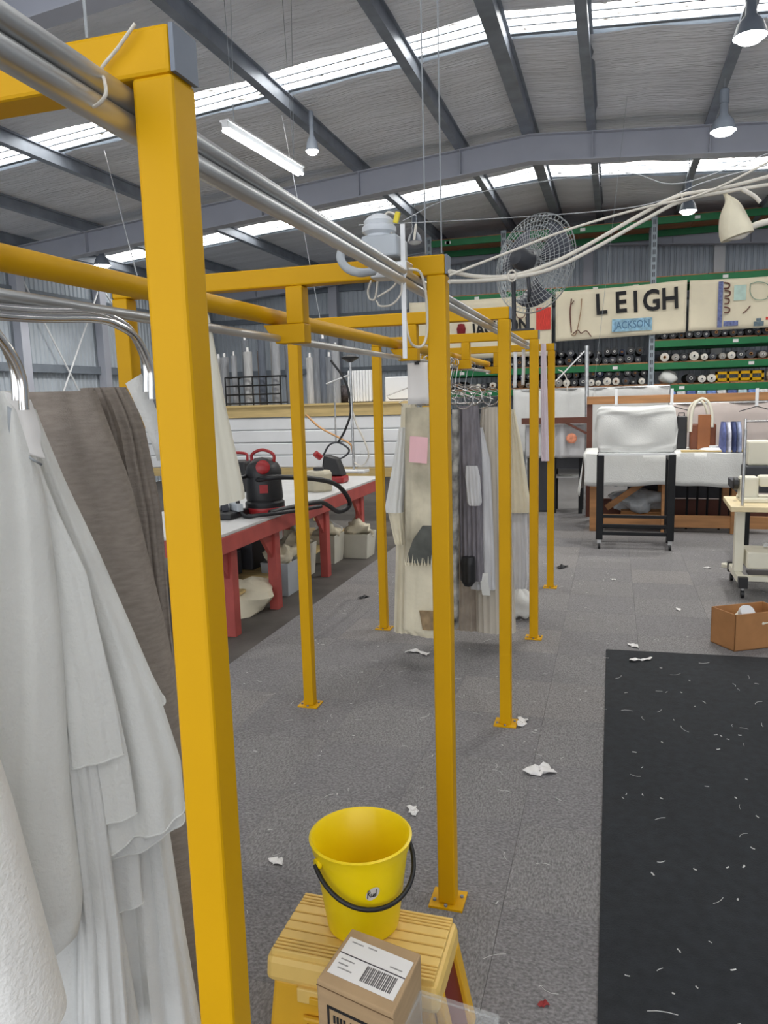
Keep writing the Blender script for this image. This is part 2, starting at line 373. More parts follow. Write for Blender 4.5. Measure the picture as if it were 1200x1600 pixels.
# ------------------------------------------------------------------ lamps, wires
def high_bay(x, y, z, label, lit=True, drop=.2, r=.12):
    t = thing('high_bay_lamp', (x, y, z), label, 'lamp', 'bell lamps under the roof')
    MB().lathe([(r*.30, .30), (r*.34, .16), (r*.75, .10), (r, .0), (r*.96, 0), (r*.7, .09), (r*.3, .14)], (x, y, z), 20).build('shade', M['cap'], t, smooth=40)
    MB().lathe([(.02, .27), (r*.36, .27), (r*.36, .4), (.02, .42)], (x, y, z), 14, cap1=True).build('ballast', M['cap'], t, smooth=40)
    MB().tube([(x, y, z+.42), (x, y, zr(x)-.15)], .006, 6).build('stem', M['wire'], t)
    MB().lathe([(.001, .015), (r*.9, .02), (r*.97, .004), (r*.6, -.035), (.001, -.05)], (x, y, z), 18).build('bulb', M['lamp'] if lit else M['white'], t, smooth=60)
    if lit:
        ld = bpy.data.lights.new('lamp_light', 'SPOT'); ld.energy = 130; ld.spot_size = 2.7; ld.spot_blend = .6; ld.shadow_soft_size = r*.8; ld.color = (1, .98, .94)
        lo = bpy.data.objects.new('lamp_light', ld); col.objects.link(lo); lo.parent = t; lo.location = (0, 0, -.06)
    return t
for px, py, z, r, lit, lb in ((1130, 205, 4.28, .13, True, 'glowing bell lamp hanging before the big rafter on the right'), (1172, 58, 4.38, .13, True, 'glowing bell lamp in the upper right corner'),
        (488, 236, 4.40, .075, True, 'small glowing bell lamp just beyond the fluorescent batten'), (648, 378, 4.12, .12, False, 'white unlit bell lamp above the grey switch box'),
        (1075, 330, 4.10, .12, True, 'small bell lamp in front of the green rack top'), (160, 415, 3.85, .13, True, 'glowing bell lamp far left over the yellow tube')):
    p = atZ(px, py, z); high_bay(p.x, p.y, p.z, lb, lit, r=r)
bt = thing('fluorescent_batten', (-2.67, 5.82, 3.6), 'long glowing fluorescent batten hung on wires from the roof', 'lamp')
p, q = Vector((-2.70, 5.2, 3.62)), Vector((-2.63, 6.43, 3.62))
MB().bar(p, q, .045, .045).build('batten_body', M['white'], bt)
MB().bar(p+Vector((0, 0, .025)), q+Vector((0, 0, .025)), .075, .012).build('reflector', M['white'], bt)
for s_ in (-.02, .02):
    MB().tube([p+Vector((s_, .02, -.036)), q+Vector((s_, -.02, -.036))], .013, 10).build('tube', M['tube'], bt, smooth=50)
for e_ in (p+Vector((0, .15, .03)), q+Vector((0, -.15, .03))):
    for s_ in (-.04, .04): MB().tube([e_, e_+Vector((s_, 0, zr(e_.x)-e_.z-.01))], .0025, 5).build('hanging_wire', M['wire'], bt)
def wire(a, b, r, label, m='wire'):
    MB().tube([a, b], r, 5).build('suspension_wire', M[m], label=label, cat='wire', group='thin wires hanging from the roof')
def roof_hit(px, py):
    Y = 1.0
    while Y < 16:
        p = atY(px, py, Y)
        if p.z > zr(p.x)-.12: return p
        Y += .02
    return p
def drop(px0, py0, px1, py1, Y0, Y1, lab):
    b = atY(px1, py1, Y1); a = roof_hit(px0, py0) if Y0 else V_((b.x, b.y, zr(b.x)-.002)); wire(a, b, .0022, lab)
V_ = Vector
drop(695, 140, 690, 395, 0, 2.23, 'thin wire dropping to the top of the yellow post behind the bucket')
drop(663, 245, 665, 397, 0, 2.23, 'thin wire just left of the yellow post top behind the bucket')
drop(440, 178, 500, 497, 1, 3.64, 'chain wire dropping from beside the fluorescent batten')
drop(980, 150, 926, 622, 1, 10.33, 'thin wire dropping right of the round fan')
drop(163, 235, 217, 441, 1, 2.23, 'thin wire on the left beyond the nearest post')
drop(134, -30, 136, 60, 0, .89, 'chain wire above the nearest yellow beam')
for pts, lab in ((((630, 345), (700, 312), (840, 285), (975, 270), (1060, 287), (1200, 240)), 'thin cable strung across under the far skylight'), (((560, 352), (800, 340), (1000, 322), (1100, 285), (1200, 258)), 'thin cable strung across in front of the rack top')):
    MB().tube(spline([atY(x, y, 8.2) for x, y in pts]), .005, 5).build('strung_cable', M['wire'], label=lab, cat='cable')

# ------------------------------------------------------------------ green pallet racking with fabric rolls
RY0, RY1 = 15.0, 16.1
rack = thing('pallet_rack', (0, 15.5, 0), 'tall green pallet rack along the back wall', 'rack')
UPX = [-3.5, -2.05, .65, 3.35]
for x in UPX:
    for y in (RY0, RY1):
        up = MB().box(x-.05, x+.05, y-.04, y+.04, 0, 4.72).build('upright', M['rackgrey'], rack)
        if y == RY0:
            h = MB()
            for k in range(34): h.box(x-.022, x-.006, y-.043, y-.039, .3+k*.13, .38+k*.13).box(x+.006, x+.022, y-.043, y-.039, .3+k*.13, .38+k*.13)
            h.build('slot_holes', M['darkgrey'], up, kind='stuff')
    b = MB()
    for k in range(4):
        b.bar((x, RY0, .3+k*1.1), (x, RY1, 1.2+k*1.1), .03, .03)
    b.build('frame_bracing', M['rackgrey'], rack)
LEVELS = {-3.5: (1.68, 2.08, 3.50, 4.58), -2.05: (1.68, 2.08, 3.53, 4.60), .65: (1.68, 2.08, 2.48, 3.60, 4.64)}
for xa, lv in LEVELS.items():
    xb = xa+(1.45 if xa < -3 else 2.7)
    for z in lv:
        for y in (RY0-.06, RY1+.02):
            bm = MB().box(xa+.05, xb-.05, y, y+.05, z-.06, z+.06).build('beam', M['green'], rack, bevel=.008)
            if y < RY1:
                for k in range(2):
                    xx = xa+.2+random.random()*(xb-xa-.5)
                    MB().box(xx, xx+.09, y-.004, y, z-.025, z+.03).build('ticket', M['paper'], bm)
        for k in range(4 if z > 4 else 6):
            n_ = 4 if z > 4 else 6; s_ = (xb-xa-.1)/n_
            MB().box(xa+.05+k*s_, xa+.05+(k+1)*s_-.012, RY0, RY1, z+.06, z+.085).build('deck_board', M['ply'], rack)
ROLLC = [M['black'], M['darkgrey'], mat('roll_charcoal', (.03, .03, .035), .9), mat('roll_navy', (.02, .025, .05), .9), mat('roll_grey', srgb(150, 146, 140), .9), mat('roll_white', srgb(215, 210, 200), .9), mat('roll_brown', srgb(110, 84, 62), .9)]
rollme = {}
def roll_mesh(k):
    if k in rollme: return rollme[k]
    m_ = MB().lathe([(.028, -.5), (1, -.5), (1, .5), (.028, .5)], (0, 0, 0), 14, axis=(0, 1, 0))
    o = m_.build('roll', ROLLC[k]); rm = o.data; bpy.data.objects.remove(o)
    rollme[k] = rm; return rm
coreme = None
def add_roll(x, y, z, r, L_, k, label, group):
    t = thing('fabric_roll', (x, y, z), label, 'roll', group)
    MB().lathe([(r*.32, -L_/2), (r, -L_/2), (r*1.0, L_/2), (r*.32, L_/2)], (x, y, z+r), 14, axis=(0, 1, 0)).build('wound_fabric', ROLLC[k], t, smooth=40)
    MB().lathe([(r*.22, -L_/2-.03), (r*.34, -L_/2-.03), (r*.34, L_/2), (r*.22, L_/2), (r*.22, -L_/2-.03)], (x, y, z+r), 12, axis=(0, 1, 0)).build('core_tube', M['paper'] if random.random() < .7 else M['card'], t)
    return t
for z, xa, xb, pal, lab in ((2.165, -3.4, -2.2, (0, 1, 2), 'dark fabric roll on the upper roll shelf, behind the hanging garments'), (1.765, -3.4, -2.2, (4, 1, 5), 'fabric roll on the lower roll shelf, behind the hanging garments'),
        (2.165, -1.95, .5, (0, 0, 2, 3, 1), 'dark fabric roll, end on, on the shelf under the lettered banner'), (1.765, -1.95, .5, (1, 0, 5, 6, 4), 'fabric roll, end on, on the low shelf above the white sheet'),
        (2.165, .8, 3.2, (5, 4, 0, 5, 1), 'fabric roll, end on, on the middle right rack shelf'), (1.765, 1.25, 1.65, (6, 5, 0, 4), 'fabric roll, end on, on the low right rack shelf'), (2.565, .8, 3.2, (0, 2, 1), 'dark fabric roll on the right rack shelf just under the picture banner')):
    x = xa
    while x < xb:
        r = random.uniform(.05, .085) if z < 2.5 else random.uniform(.05, .08)
        x += r
        add_roll(x, 15.5 + random.uniform(-.06, .06), z, r, 1.05, random.choice(pal), lab, lab.split(',')[0].replace('fabric roll', 'fabric rolls'))
        if z < 2.5 and -2 < xa < 0: add_roll(x+.03, 15.5 + random.uniform(-.06, .06), z+.155, random.uniform(.05, .07), 1.05, random.choice((0, 0, 2, 1, 3)), ('dark roll stacked in the upper row on the shelf under the lettered banner' if z > 2 else 'roll stacked in the upper row on the low shelf above the white sheet'), 'stacked upper row of fabric rolls')
        x += r + random.uniform(.003, .04)
yc = thing('yellow_crate', (2.15, 15.2, 1.765), 'yellow crate on the low right rack shelf', 'crate')
for z in (1.78, 1.9): MB().box(1.75, 2.55, 15.0, 15.06, z, z+.05).build('side_rail', M['yellow'], yc)
for k in range(5): MB().box(1.75+k*.19, 1.79+k*.19, 15.0, 15.06, 1.765, 1.95).build('slat', M['yellow'], yc)
MB().box(1.75, 2.55, 15.06, 15.5, 1.765, 1.79).build('base', M['yellow'], yc)
def lump(c, r, seed, sq=.12, seg=20, rings=12):
    rs = np.random.RandomState(seed); ph = rs.rand(6)*6.28; fr = rs.randint(2, 6, 6)
    def fn(u, t):
        a, b_ = 2*PI*u, PI*t
        k = 1+sq*(math.sin(fr[0]*a+ph[0])*math.sin(b_*2)+.7*math.sin(fr[1]*a+fr[2]*b_+ph[1])*math.sin(b_)+.5*math.sin(fr[3]*b_*1.5+ph[2])*math.sin(b_))
        zz = -math.cos(b_); zz = max(zz, -.8)
        return Vector((c[0]+r[0]*k*math.cos(a)*math.sin(b_), c[1]+r[1]*k*math.sin(a)*math.sin(b_), c[2]+r[2]*(k*zz+.8)/1.8*1.0))
    return MB().grid(seg, rings, fn, True)
for k, (x, m_, lab) in enumerate(((.95, 'cloth', 'white bundle'), (2.75, 'creamcloth', 'cream bundle'), (3.0, 'darkgrey', 'dark bundle'))):
    lump((x, 15.12, 1.765), (.16, .2, .24), k).build('cloth_bundle', M[m_], smooth=80, label=lab+' of cloth on the low right rack shelf', cat='cloth')
# bright folded stock along the lowest right beam
for k in range(14):
    x = 1.0+k*.17; c_ = [srgb(120, 150, 215), srgb(225, 225, 230), srgb(90, 110, 170), srgb(190, 215, 230)][k % 4]
    MB().obox((x, 14.88, 1.535), (.15, .1, .165), ry=random.uniform(-.06, .06)).build('folded_fabric', mat('stock%d' % (k % 4), c_, .9, var=.35, scale=18), bevel=.02,
        label='folded %s fabric wedged below the lowest right rack beam' % ['blue', 'white', 'dark blue', 'pale blue'][k % 4], cat='fabric', group='folded stock below the rack beam')

# banners
def banner(name, x0, x1, z0, z1, label, slope=.0, seed=0, Y=14.9):
    rs = np.random.RandomState(seed)
    t = thing(name, ((x0+x1)/2, Y, z0), label, 'banner', 'calico banners on the rack')
    def fn(u, v):
        x = x0+(x1-x0)*u; zz = z0+(z1-z0)*v + slope*(x-x0)
        return Vector((x, Y-.012*math.sin(9*u+3*v+seed)*(1-v*.5)-.008*math.sin(23*u-5*v), zz-.02*math.sin(PI*u)*v))
    MB().grid(40, 12, fn).build('cloth_panel', M['canvas'], t, smooth=80, solid=.004)
    return t
def flat_print(t, me, mtl, loc, name='lettering', rz=0, sc=(1, 1, 1)):
    me.materials.clear(); me.materials.append(mtl)
    o = bpy.data.objects.new(name, me); col.objects.link(o); o.parent = t
    o.location = Vector(loc)-t.location; o.rotation_euler = (PI/2, rz, 0); o.scale = sc
    return o
BY = 14.9
def bp(x, y): return atY(x, y, BY)
b1 = banner('calico_banner', bp(868, 500).x, bp(1072, 500).x, bp(970, 529).z, bp(970, 449).z, 'cream calico banner painted LEIGH in black with a blue patch', .025, 1)
b2 = banner('calico_banner', bp(1076, 500).x, bp(1262, 500).x, bp(1170, 513).z, bp(1170, 432).z, 'cream calico banner with small blue and brown pictures at the right edge', 0, 2)
b3 = banner('calico_banner', bp(640, 500).x, bp(862, 500).x, bp(750, 560).z, bp(750, 466).z, 'cream calico banner lettered JACKSON with red stripes, behind the portal frames', 0, 3)
PF = BY-.03
for ch, px, py, hh in (('L', 939, 477, 31), ('E', 970, 474, 32), ('I', 993, 473, 32), ('G', 1018, 471, 32), ('H', 1047, 468, 32)):
    me = text_mesh(ch, .52, 1, .012); p = bp(px, py); flat_print(b1, me, M['ink'], (p.x, PF, p.z), rz=-.05, sc=(.82, 1, 1))
blue = mat('patch_blue', srgb(150, 190, 212), .85, var=.3, scale=14); blued = mat('patch_ink', srgb(92, 128, 160), .8)
p, q = bp(956, 519), bp(1019, 496)
MB().box(p.x, q.x, PF-.003, PF, p.z, q.z).build('blue_patch', blue, b1)
flat_print(b1, text_mesh('JACKSON', .185, 1.0, .002), blued, ((p.x+q.x)/2, PF-.005, (p.z+q.z)/2), rz=-.03, sc=(.78, 1, 1))
brown = mat('print_brown', srgb(110, 70, 60), .8); redp = mat('print_red', srgb(220, 70, 60), .8, var=.3, scale=30, stretch=(5, 1, .3)); bluep = mat('print_blue', srgb(110, 120, 165), .85, var=.4, scale=25); teal = mat('print_teal', srgb(190, 215, 205), .85, var=.2)
def stroke(t, pts, r, m_, off=0):
    MB().tube([Vector((p_.x, PF-off, p_.z)) for p_ in spline([bp(x, y) for x, y in pts], 5)], r, 5).build('drawn_line', m_, t)
stroke(b1, [(893, 467), (891, 490), (893, 520)], .012, brown); stroke(b1, [(909, 467), (907, 490), (900, 522), (893, 523)], .009, mat('print_tan', srgb(170, 140, 110), .8))
stroke(b1, [(895, 522), (903, 516), (908, 521), (916, 517), (924, 526)], .009, brown); stroke(b1, [(893, 476), (897, 470)], .008, brown)
def patch(t, x0, y0, x1, y1, m_, off=0):
    p, q = bp(x0, y1), bp(x1, y0); MB().box(p.x, q.x, PF-.003-off, PF-off, p.z, q.z).build('printed_patch', m_, t)
patch(b2, 1120, 440, 1130, 512, bluep); patch(b2, 1130, 501, 1153, 510, bluep); patch(b2, 1146, 445, 1166, 470, teal)
for x, y, rx in ((1135, 446, 4), (1136, 458, 4), (1135, 470, 3.5), (1135, 484, 4)):
    stroke(b2, [(x-rx, y-4), (x+rx, y-2), (x+rx-1, y+4), (x-rx, y+5)], .013, brown)
stroke(b2, [(1172, 444), (1185, 441), (1200, 446), (1198, 466), (1180, 468), (1172, 458), (1172, 444)], .007, mat('print_sage', srgb(140, 165, 145), .8))
stroke(b2, [(1160, 490), (1166, 485), (1172, 478)], .009, brown)
g_ = mat('print_slate', srgb(110, 128, 138), .8, var=.3, scale=20)
patch(b2, 1177, 502, 1193, 510, g_); patch(b2, 1181, 497, 1189, 502, g_); patch(b2, 1196, 495, 1203, 500, redp)
patch(b3, 838, 480, 861, 516, redp)
me = text_mesh('JACKSON', .33, 1.02, .012); p = bp(782, 512); flat_print(b3, me, M['ink'], (p.x, PF, p.z), rz=-.07, sc=(.74, 1, 1))
p = bp(721, 514); MB().lathe([(.001, -.1), (.08, -.09), (.09, 0), (.06, .09), (.001, .1)], (p.x, PF+.01, p.z), 14).build('apple_print', mat('print_darkred', srgb(130, 30, 40), .8), b3)
stroke(b3, [(806, 490), (810, 497), (818, 496), (822, 488)], .008, brown)

# ------------------------------------------------------------------ left side: shelf, white boards, upright rolls
PY_ = 9.5
shelf = thing('timber_shelf', (-4.6, PY_, 0), 'long timber shelf with white boarded front behind the red table', 'shelf')
x0, x1 = -7.2, -2.45
MB().box(x0, x1, PY_, PY_+.05, 1.43, 1.575).build('front_rail', M['paletimber'], shelf, bevel=.004)
MB().box(x0, x1, PY_-.02, PY_+.9, 1.575, 1.60).build('shelf_top', M['paletimber'], shelf)
MB().box(x0, x1, PY_, PY_+.05, .62, .74).build('lower_rail', M['paletimber'], shelf, bevel=.004)
for k in range(4): MB().box(x0, x1, PY_+.01+.004*(k % 2), PY_+.04, .745+k*.171, .745+k*.171+.162).build('white_board', M['white'], shelf, bevel=.012)
MB().box(x0, x1, PY_+.045, PY_+.06, .74, 1.43).build('backing', M['plasticgrey'], shelf)
for x in (x0+.05, -5.2, -3.9, x1-.05): MB().box(x-.04, x+.04, PY_+.06, PY_+.14, 0, 1.575).build('leg', M['paletimber'], shelf)
for x in (x0+.05, x1-.05): MB().box(x-.04, x+.04, PY_+.8, PY_+.88, 0, 1.575).build('leg', M['paletimber'], shelf)
cage = thing('wire_cage', (-5.0, 9.75, 1.6), 'black wire cage holding upright fabric rolls on the timber shelf', 'cage')
ca, cb = atY(352, 600, 9.65).x, atY(438, 600, 9.65).x
for z in (1.63, 1.75, 1.87, 1.99): MB().tube([(ca, 9.65, z), (cb, 9.65, z)], .012, 6).build('bar', M['blacksteel'], cage)
for k in range(5):
    x = ca+(cb-ca)*k/4; MB().tube([(x, 9.65, 1.6), (x, 9.65, 1.99)], .010, 6).build('upright_bar', M['blacksteel'], cage)
for x in (ca, cb):
    for z in (1.63, 1.99): MB().tube([(x, 9.65, z), (x, 10.1, z)], .010, 6).build('side_bar', M['blacksteel'], cage)
RC = [srgb(150, 152, 156), srgb(118, 122, 128), srgb(176, 176, 176), srgb(140, 128, 120), srgb(96, 102, 112), srgb(190, 188, 184)]
def standing_roll(x, y, z, r, h, k, lab, grp, lean=0):
    t = thing('standing_roll', (x, y, z), lab, 'roll', grp)
    ax = Vector((lean, 0, 1)).normalized()
    MB().lathe([(r, 0), (r*1.03, h*.3), (r*.97, h*.7), (r, h), (r*.4, h)], (x, y, z), 14, axis=ax, cap0=True).build('wound_fabric', mat('upright_roll%d' % k, RC[k], .9, var=.2, scale=9, stretch=(4, 4, .5)), t, smooth=50)
    MB().lathe([(r*.3, h*.5), (r*.3, h+.06), (r*.2, h+.06)], (x, y, z), 10, axis=ax).build('core_tube', M['paper'], t)
x = ca+.06; i = 0
while x < cb-.03:
    r = random.uniform(.045, .07); x += r
    standing_roll(x, 9.74+.17*(i % 2), 1.602, r*.92, random.uniform(.62, .92), i % 6, 'grey fabric roll standing upright in the black wire cage', 'upright rolls in the wire cage'); x += r*.9; i += 1
for k in range(9):
    standing_roll(ca-.1-k*.15, 9.85+.1*(k % 2), 1.602, .06, random.uniform(.6, .85), (k*2) % 6, 'grey fabric roll standing left of the black wire cage', 'upright rolls left of the cage')
for k, (px, cc) in enumerate(((487, 2), (498, 1), (508, 4), (517, 1), (527, 0))):
    p = atY(px, 630, 9.75); standing_roll(p.x, 9.75, 1.602, .055, .62+.12*(k % 3), cc, 'fabric roll standing upright between the yellow posts, right of the cage', 'upright rolls right of the cage')
# white ribbed heater and oddments on the shelf
p, q = atY(546, 632, 9.7), atY(581, 578, 9.7)
ht = thing('ribbed_heater', ((p.x+q.x)/2, 9.7, 1.6), 'white upright ribbed column heater on the timber shelf', 'heater')
for k in range(8):
    xx = p.x+(q.x-p.x)*(k+.5)/8; MB().box(xx-.019, xx+.019, 9.66, 9.8, 1.61, q.z).build('rib', M['white'], ht, bevel=.008)
MB().box(p.x-.01, q.x+.01, 9.69, 9.77, 1.60, 1.63).build('base', M['darkgrey'], ht)
p, q = atY(604, 632, 9.75), atY(640, 600, 9.75)
MB().box(p.x, q.x, 9.7, 9.95, 1.6, q.z+.1).build('white_carton', M['white'], bevel=.01, label='white carton at the right end of the timber shelf', cat='box')
hp = mat('heap_dark', srgb(82, 76, 78), .9, var=.6, scale=22)
p = atY(533, 628, 9.72); lump((p.x-.0, 9.95, 1.6), (.16, .12, .24), 3, .2).build('cloth_heap', hp, smooth=80, label='dark crumpled cloth heap left of the white ribbed heater', cat='cloth')

# ------------------------------------------------------------------ red work table
tx0, tx1, ty0, ty1, tz = -3.55, -2.5, 4.3, 8.15, .775
tb = thing('work_table', ((tx0+tx1)/2, (ty0+ty1)/2, -.012), 'long red painted timber work table with pale top', 'table')
MB().box(tx0, tx1, ty0, ty1, tz-.022, tz).build('table_top', M['laminate'], tb, bevel=.003)
MB().box(tx1-.05, tx1+.004, ty0, ty1, tz-.14, tz-.023).build('apron', M['red'], tb, bevel=.004)
MB().box(tx0, tx0+.05, ty0, ty1, tz-.14, tz-.023).build('apron', M['red'], tb, bevel=.004)
for y in (ty0, ty1-.05): MB().box(tx0+.05, tx1-.05, y, y+.05, tz-.14, tz-.023).build('apron', M['red'], tb)
for y in (4.66, 5.38, 6.5, 7.55):
    for xa in (tx1-.13, tx0+.06):
        lg = MB().box(xa, xa+.075, y, y+.09, -.012, tz-.023).build('leg', M['red'], tb, bevel=.004)
        if xa > -3: MB().prism([(xa+.02, y, tz-.14), (xa+.02, y-.2, tz-.14), (xa+.02, y, tz-.36)], (.03, 0, 0)).build('gusset', M['red'], lg)
MB().box(tx0+.2, tx1-.25, 5.0, 8.0, .17, .19).build('lower_shelf', M['paletimber'], tb)

def vacuum(px, py, s, label, full=True):
    b = atZ(px, py, tz); x, y, z = b
    t = thing('wet_vacuum', (x, y, z), label, 'vacuum')
    MB().lathe([(.15*s, 0), (.17*s, .03*s), (.17*s, .09*s), (.15*s, .11*s)], (x, y, z), 24, cap0=True).build('base', M['black'], t, smooth=40)
    MB().lathe([(.155*s, .11*s), (.16*s, .13*s), (.15*s, .3*s), (.145*s, .32*s)], (x, y, z), 24).build('drum', M['black'], t, smooth=40)
    rd = mat('vacuum_red', srgb(150, 28, 32), .35)
    MB().lathe([(.155*s, .32*s), (.155*s, .36*s), (.13*s, .42*s), (.07*s, .47*s), (.001, .48*s)], (x, y, z), 24).build('motor_head', M['black'], t, smooth=40)
    MB().lathe([(.06*s, 0), (.06*s, .03*s), (.03*s, .045*s), (.001, .045*s)], (x+.06*s, y-.13*s, z+.40*s), 16, axis=(.4, -.9, .2), cap0=True).build('red_cap', rd, t, smooth=40)
    MB().tube(spline([(x-.1*s, y, z+.42*s), (x-.1*s, y, z+.5*s), (x, y, z+.54*s), (x+.1*s, y, z+.5*s), (x+.1*s, y, z+.42*s)]), .014*s, 8).build('handle', rd if full else M['black'], t, smooth=60)
    MB().lathe([(.165*s, .005), (.172*s, .02), (.172*s, .05*s), (.165*s, .06*s)], (x, y, z), 24).build('red_band', rd, t, smooth=40)
    MB().obox((x+.13*s*.5, y-.145*s, z+.22*s), (.07*s, .02, .07*s), rz=.4).build('badge', rd, t)
    for k in range(4):
        a = PI/4+k*PI/2; MB().lathe([(.02*s, -.015), (.02*s, .015)], (x+.15*s*math.cos(a), y+.15*s*math.sin(a), z+.02*s), 10, axis=(math.cos(a+1.57), math.sin(a+1.57), 0), cap0=True, cap1=True).build('wheel', M['darkgrey'], t)
    return t, b
vt, vb = vacuum(415, 800, .92, 'black wet vacuum with red cap at the near end of the red table')
MB().tube(spline([vb+Vector((.0, -.12, .27)), vb+Vector((.18, -.2, .30)), vb+Vector((.36, .1, .26)), vb+Vector((.43, .5, .16)), vb+Vector((.45, .75, -.03)), vb+Vector((.38, .65, -.09)), vb+Vector((.36, .3, .04)), vb+Vector((.25, .0, .045)), vb+Vector((.15, -.24, .035))], 10), .02, 8).build('hose', M['black'], vt, smooth=60)
MB().tube(spline([vb+Vector((-.1, -.1, .30)), vb+Vector((-.12, -.25, .26)), vb+Vector((-.05, -.3, .03)), vb+Vector((.1, -.32, .025)), vb+Vector((.3, -.05, .025)), vb+Vector((.42, .15, .03))], 8), .016, 8).build('hose', M['black'], vt, smooth=60)
p = atZ(360, 806, tz)
bk = thing('tool_tray', tuple(p), 'low black tray of tools left of the vacuum on the red table', 'tray')
MB().box(p.x-.3, p.x+.12, p.y-.22, p.y+.1, tz+.001, tz+.05).build('tray_body', M['black'], bk, bevel=.01)
for k in range(4): MB().obox((p.x-.22+.1*k, p.y-.05, tz+.08), (.05, .16, .06), rz=.3*k).build('tool', [M['darkgrey'], M['plasticgrey']][k % 2], bk, bevel=.008)
p = atZ(374, 770, tz); rc = thing('red_case', tuple(p), 'black case with red handle behind the tool tray', 'case')
MB().box(p.x-.22, p.x+.05, p.y+.05, p.y+.3, tz, tz+.3).build('case_body', M['black'], rc, bevel=.02)
MB().tube(spline([(p.x-.2, p.y+.17, tz+.3), (p.x-.19, p.y+.17, tz+.37), (p.x, p.y+.17, tz+.37), (p.x+.02, p.y+.17, tz+.3)]), .014, 8).build('handle', mat('vacuum_red', (1, 0, 0)), rc, smooth=60)
# beige pot, small red machine, stand with cables
p = atZ(499, 767, tz); pt = thing('canister', tuple(p), 'squat beige plastic canister on the red table', 'canister')
MB().lathe([(.125, 0), (.135, .02), (.135, .17), (.12, .195), (.1, .2), (.001, .2)], p, 8, cap0=True).build('canister_body', mat('canister_beige', srgb(186, 178, 156), .5), pt, bevel=.006)
MB().lathe([(.05, .2), (.05, .23), (.001, .235)], p, 14).build('lid', M['darkgrey'], pt, smooth=40)
p = atZ(523, 754, tz); rm = thing('red_sprayer', tuple(p), 'small red and black machine beside the beige canister', 'machine')
MB().box(p.x-.13, p.x+.13, p.y-.1, p.y+.1, tz, tz+.075).build('base', mat('vacuum_red', (1, 0, 0)), rm, bevel=.02)
MB().prism([(p.x-.13, p.y-.08, tz+.076), (p.x+.12, p.y-.08, tz+.076), (p.x+.05, p.y-.08, tz+.26), (p.x-.09, p.y-.08, tz+.3)], (0, .16, 0)).build('body', M['black'], rm, bevel=.02)
MB().lathe([(.035, 0), (.035, .08), (.001, .09)], (p.x-.13, p.y-.05, tz+.27), 12, axis=(-.4, -.5, .5), cap0=True).build('nozzle', mat('vacuum_red', (1, 0, 0)), rm, smooth=40)
p = atZ(553, 738, tz); st = thing('cable_stand', tuple(p), 'grey pole stand with black cap rising from the far end of the table', 'stand')
top = atY(552, 566, p.y)
MB().box(p.x-.16, p.x+.16, p.y-.12, p.y+.12, tz, tz+.03).build('foot', M['white'], st, bevel=.006)
MB().tube([(p.x, p.y, tz+.03), (p.x, p.y, top.z)], .016, 8).build('pole', M['galv'], st, smooth=50)
MB().lathe([(.02, 0), (.1, .045), (.105, .06), (.02, .09), (.001, .09)], (p.x, p.y, top.z), 16, cap0=True).build('cap', M['black'], st, smooth=40)
MB().tube([atY(510, 600, p.y), atY(548, 585, p.y)], .012, 6).build('arm', M['galv'], st)
MB().tube([atY(522, 590, p.y), atY(525, 690, p.y)], .010, 6).build('arm', M['galv'], st)
MB().tube(spline([atY(517, 563, p.y), atY(540, 597, p.y), atY(548, 640, p.y), atY(540, 670, p.y), atY(528, 692, p.y)]), .014, 8).build('black_hose', M['black'], st, smooth=60)
MB().tube(spline([atY(478, 648, p.y), atY(500, 668, p.y), atY(530, 684, p.y), atY(548, 695, p.y), atY(552, 712, p.y)]), .012, 6).build('orange_cable', mat('cable_tan', srgb(200, 150, 95), .6), st, smooth=60)
MB().tube(spline([atY(550, 640, p.y), atY(558, 665, p.y), atY(570, 690, p.y), atY(576, 712, p.y), atY(566, 728, p.y), atY(552, 722, p.y)]), .011, 6).build('white_cable', M['cable'], st, smooth=60)
MB().tube(spline([atY(505, 712, p.y), atY(515, 695, p.y), atY(530, 692, p.y), atY(545, 702, p.y), atY(540, 712, p.y), atY(520, 722, p.y)]), .012, 6).build('dark_cable', M['darkgrey'], st, smooth=60)
p = atZ(560, 742, tz); gc = atY(567, 718, p.y+.15)
MB().lathe([(.07, 0), (.075, .1), (.06, .2), (.03, .22), (.03, .27)], (gc.x, gc.y, tz), 14, cap0=True, cap1=True).build('spray_bottle', M['clear'], smooth=40, label='clear grey bottle at the far end of the red table', cat='bottle')
# under the table
def tub(px, py, wx, wy, h, label, m_='tub', rz=0):
    p = atZ(px, py, 0)+Vector((-.22, 0, 0)); t = thing('storage_tub', (p.x, p.y, -.012), label, 'tub', 'tubs under the red table')
    R = Matrix.Rotation(rz, 3, 'Z')
    def ring(z, s): return [R @ Vector((sx*wx/2*s, sy*wy/2*s, z)) + p for sx, sy in ((-1, -1), (1, -1), (1, 1), (-1, 1))]
    vs = ring(-.012, .86)+ring(h, 1)+ring(h, .94)+ring(.02, .8)
    MB().add(vs, [(3, 2, 1, 0)] + [(a, (a+1) % 4, 4+(a+1) % 4, 4+a) for a in range(4)] + [(4+a, 4+(a+1) % 4, 8+(a+1) % 4, 8+a) for a in range(4)] + [(8+a, 8+(a+1) % 4, 12+(a+1) % 4, 12+a) for a in range(4)] + [(12, 13, 14, 15)]).build('tub_body', M[m_], t, bevel=.01)
    lump((p.x, p.y, h-.08), (wx*.42, wy*.42, .2), int(px), .45).build('contents', M['creamcloth'], t, smooth=80)
    return t
tub(497, 900, .28, .4, .3, 'pale tub behind the second red leg, holding crumpled cloth')
tub(545, 876, .26, .3, .28, 'pale tub between the far red legs, holding crumpled cloth')
tub(478, 925, .26, .3, .28, 'greyish tub behind the yellow post under the red table', 'plasticgrey')
tub(592, 868, .3, .3, .25, 'pale tub at the far end under the red table')
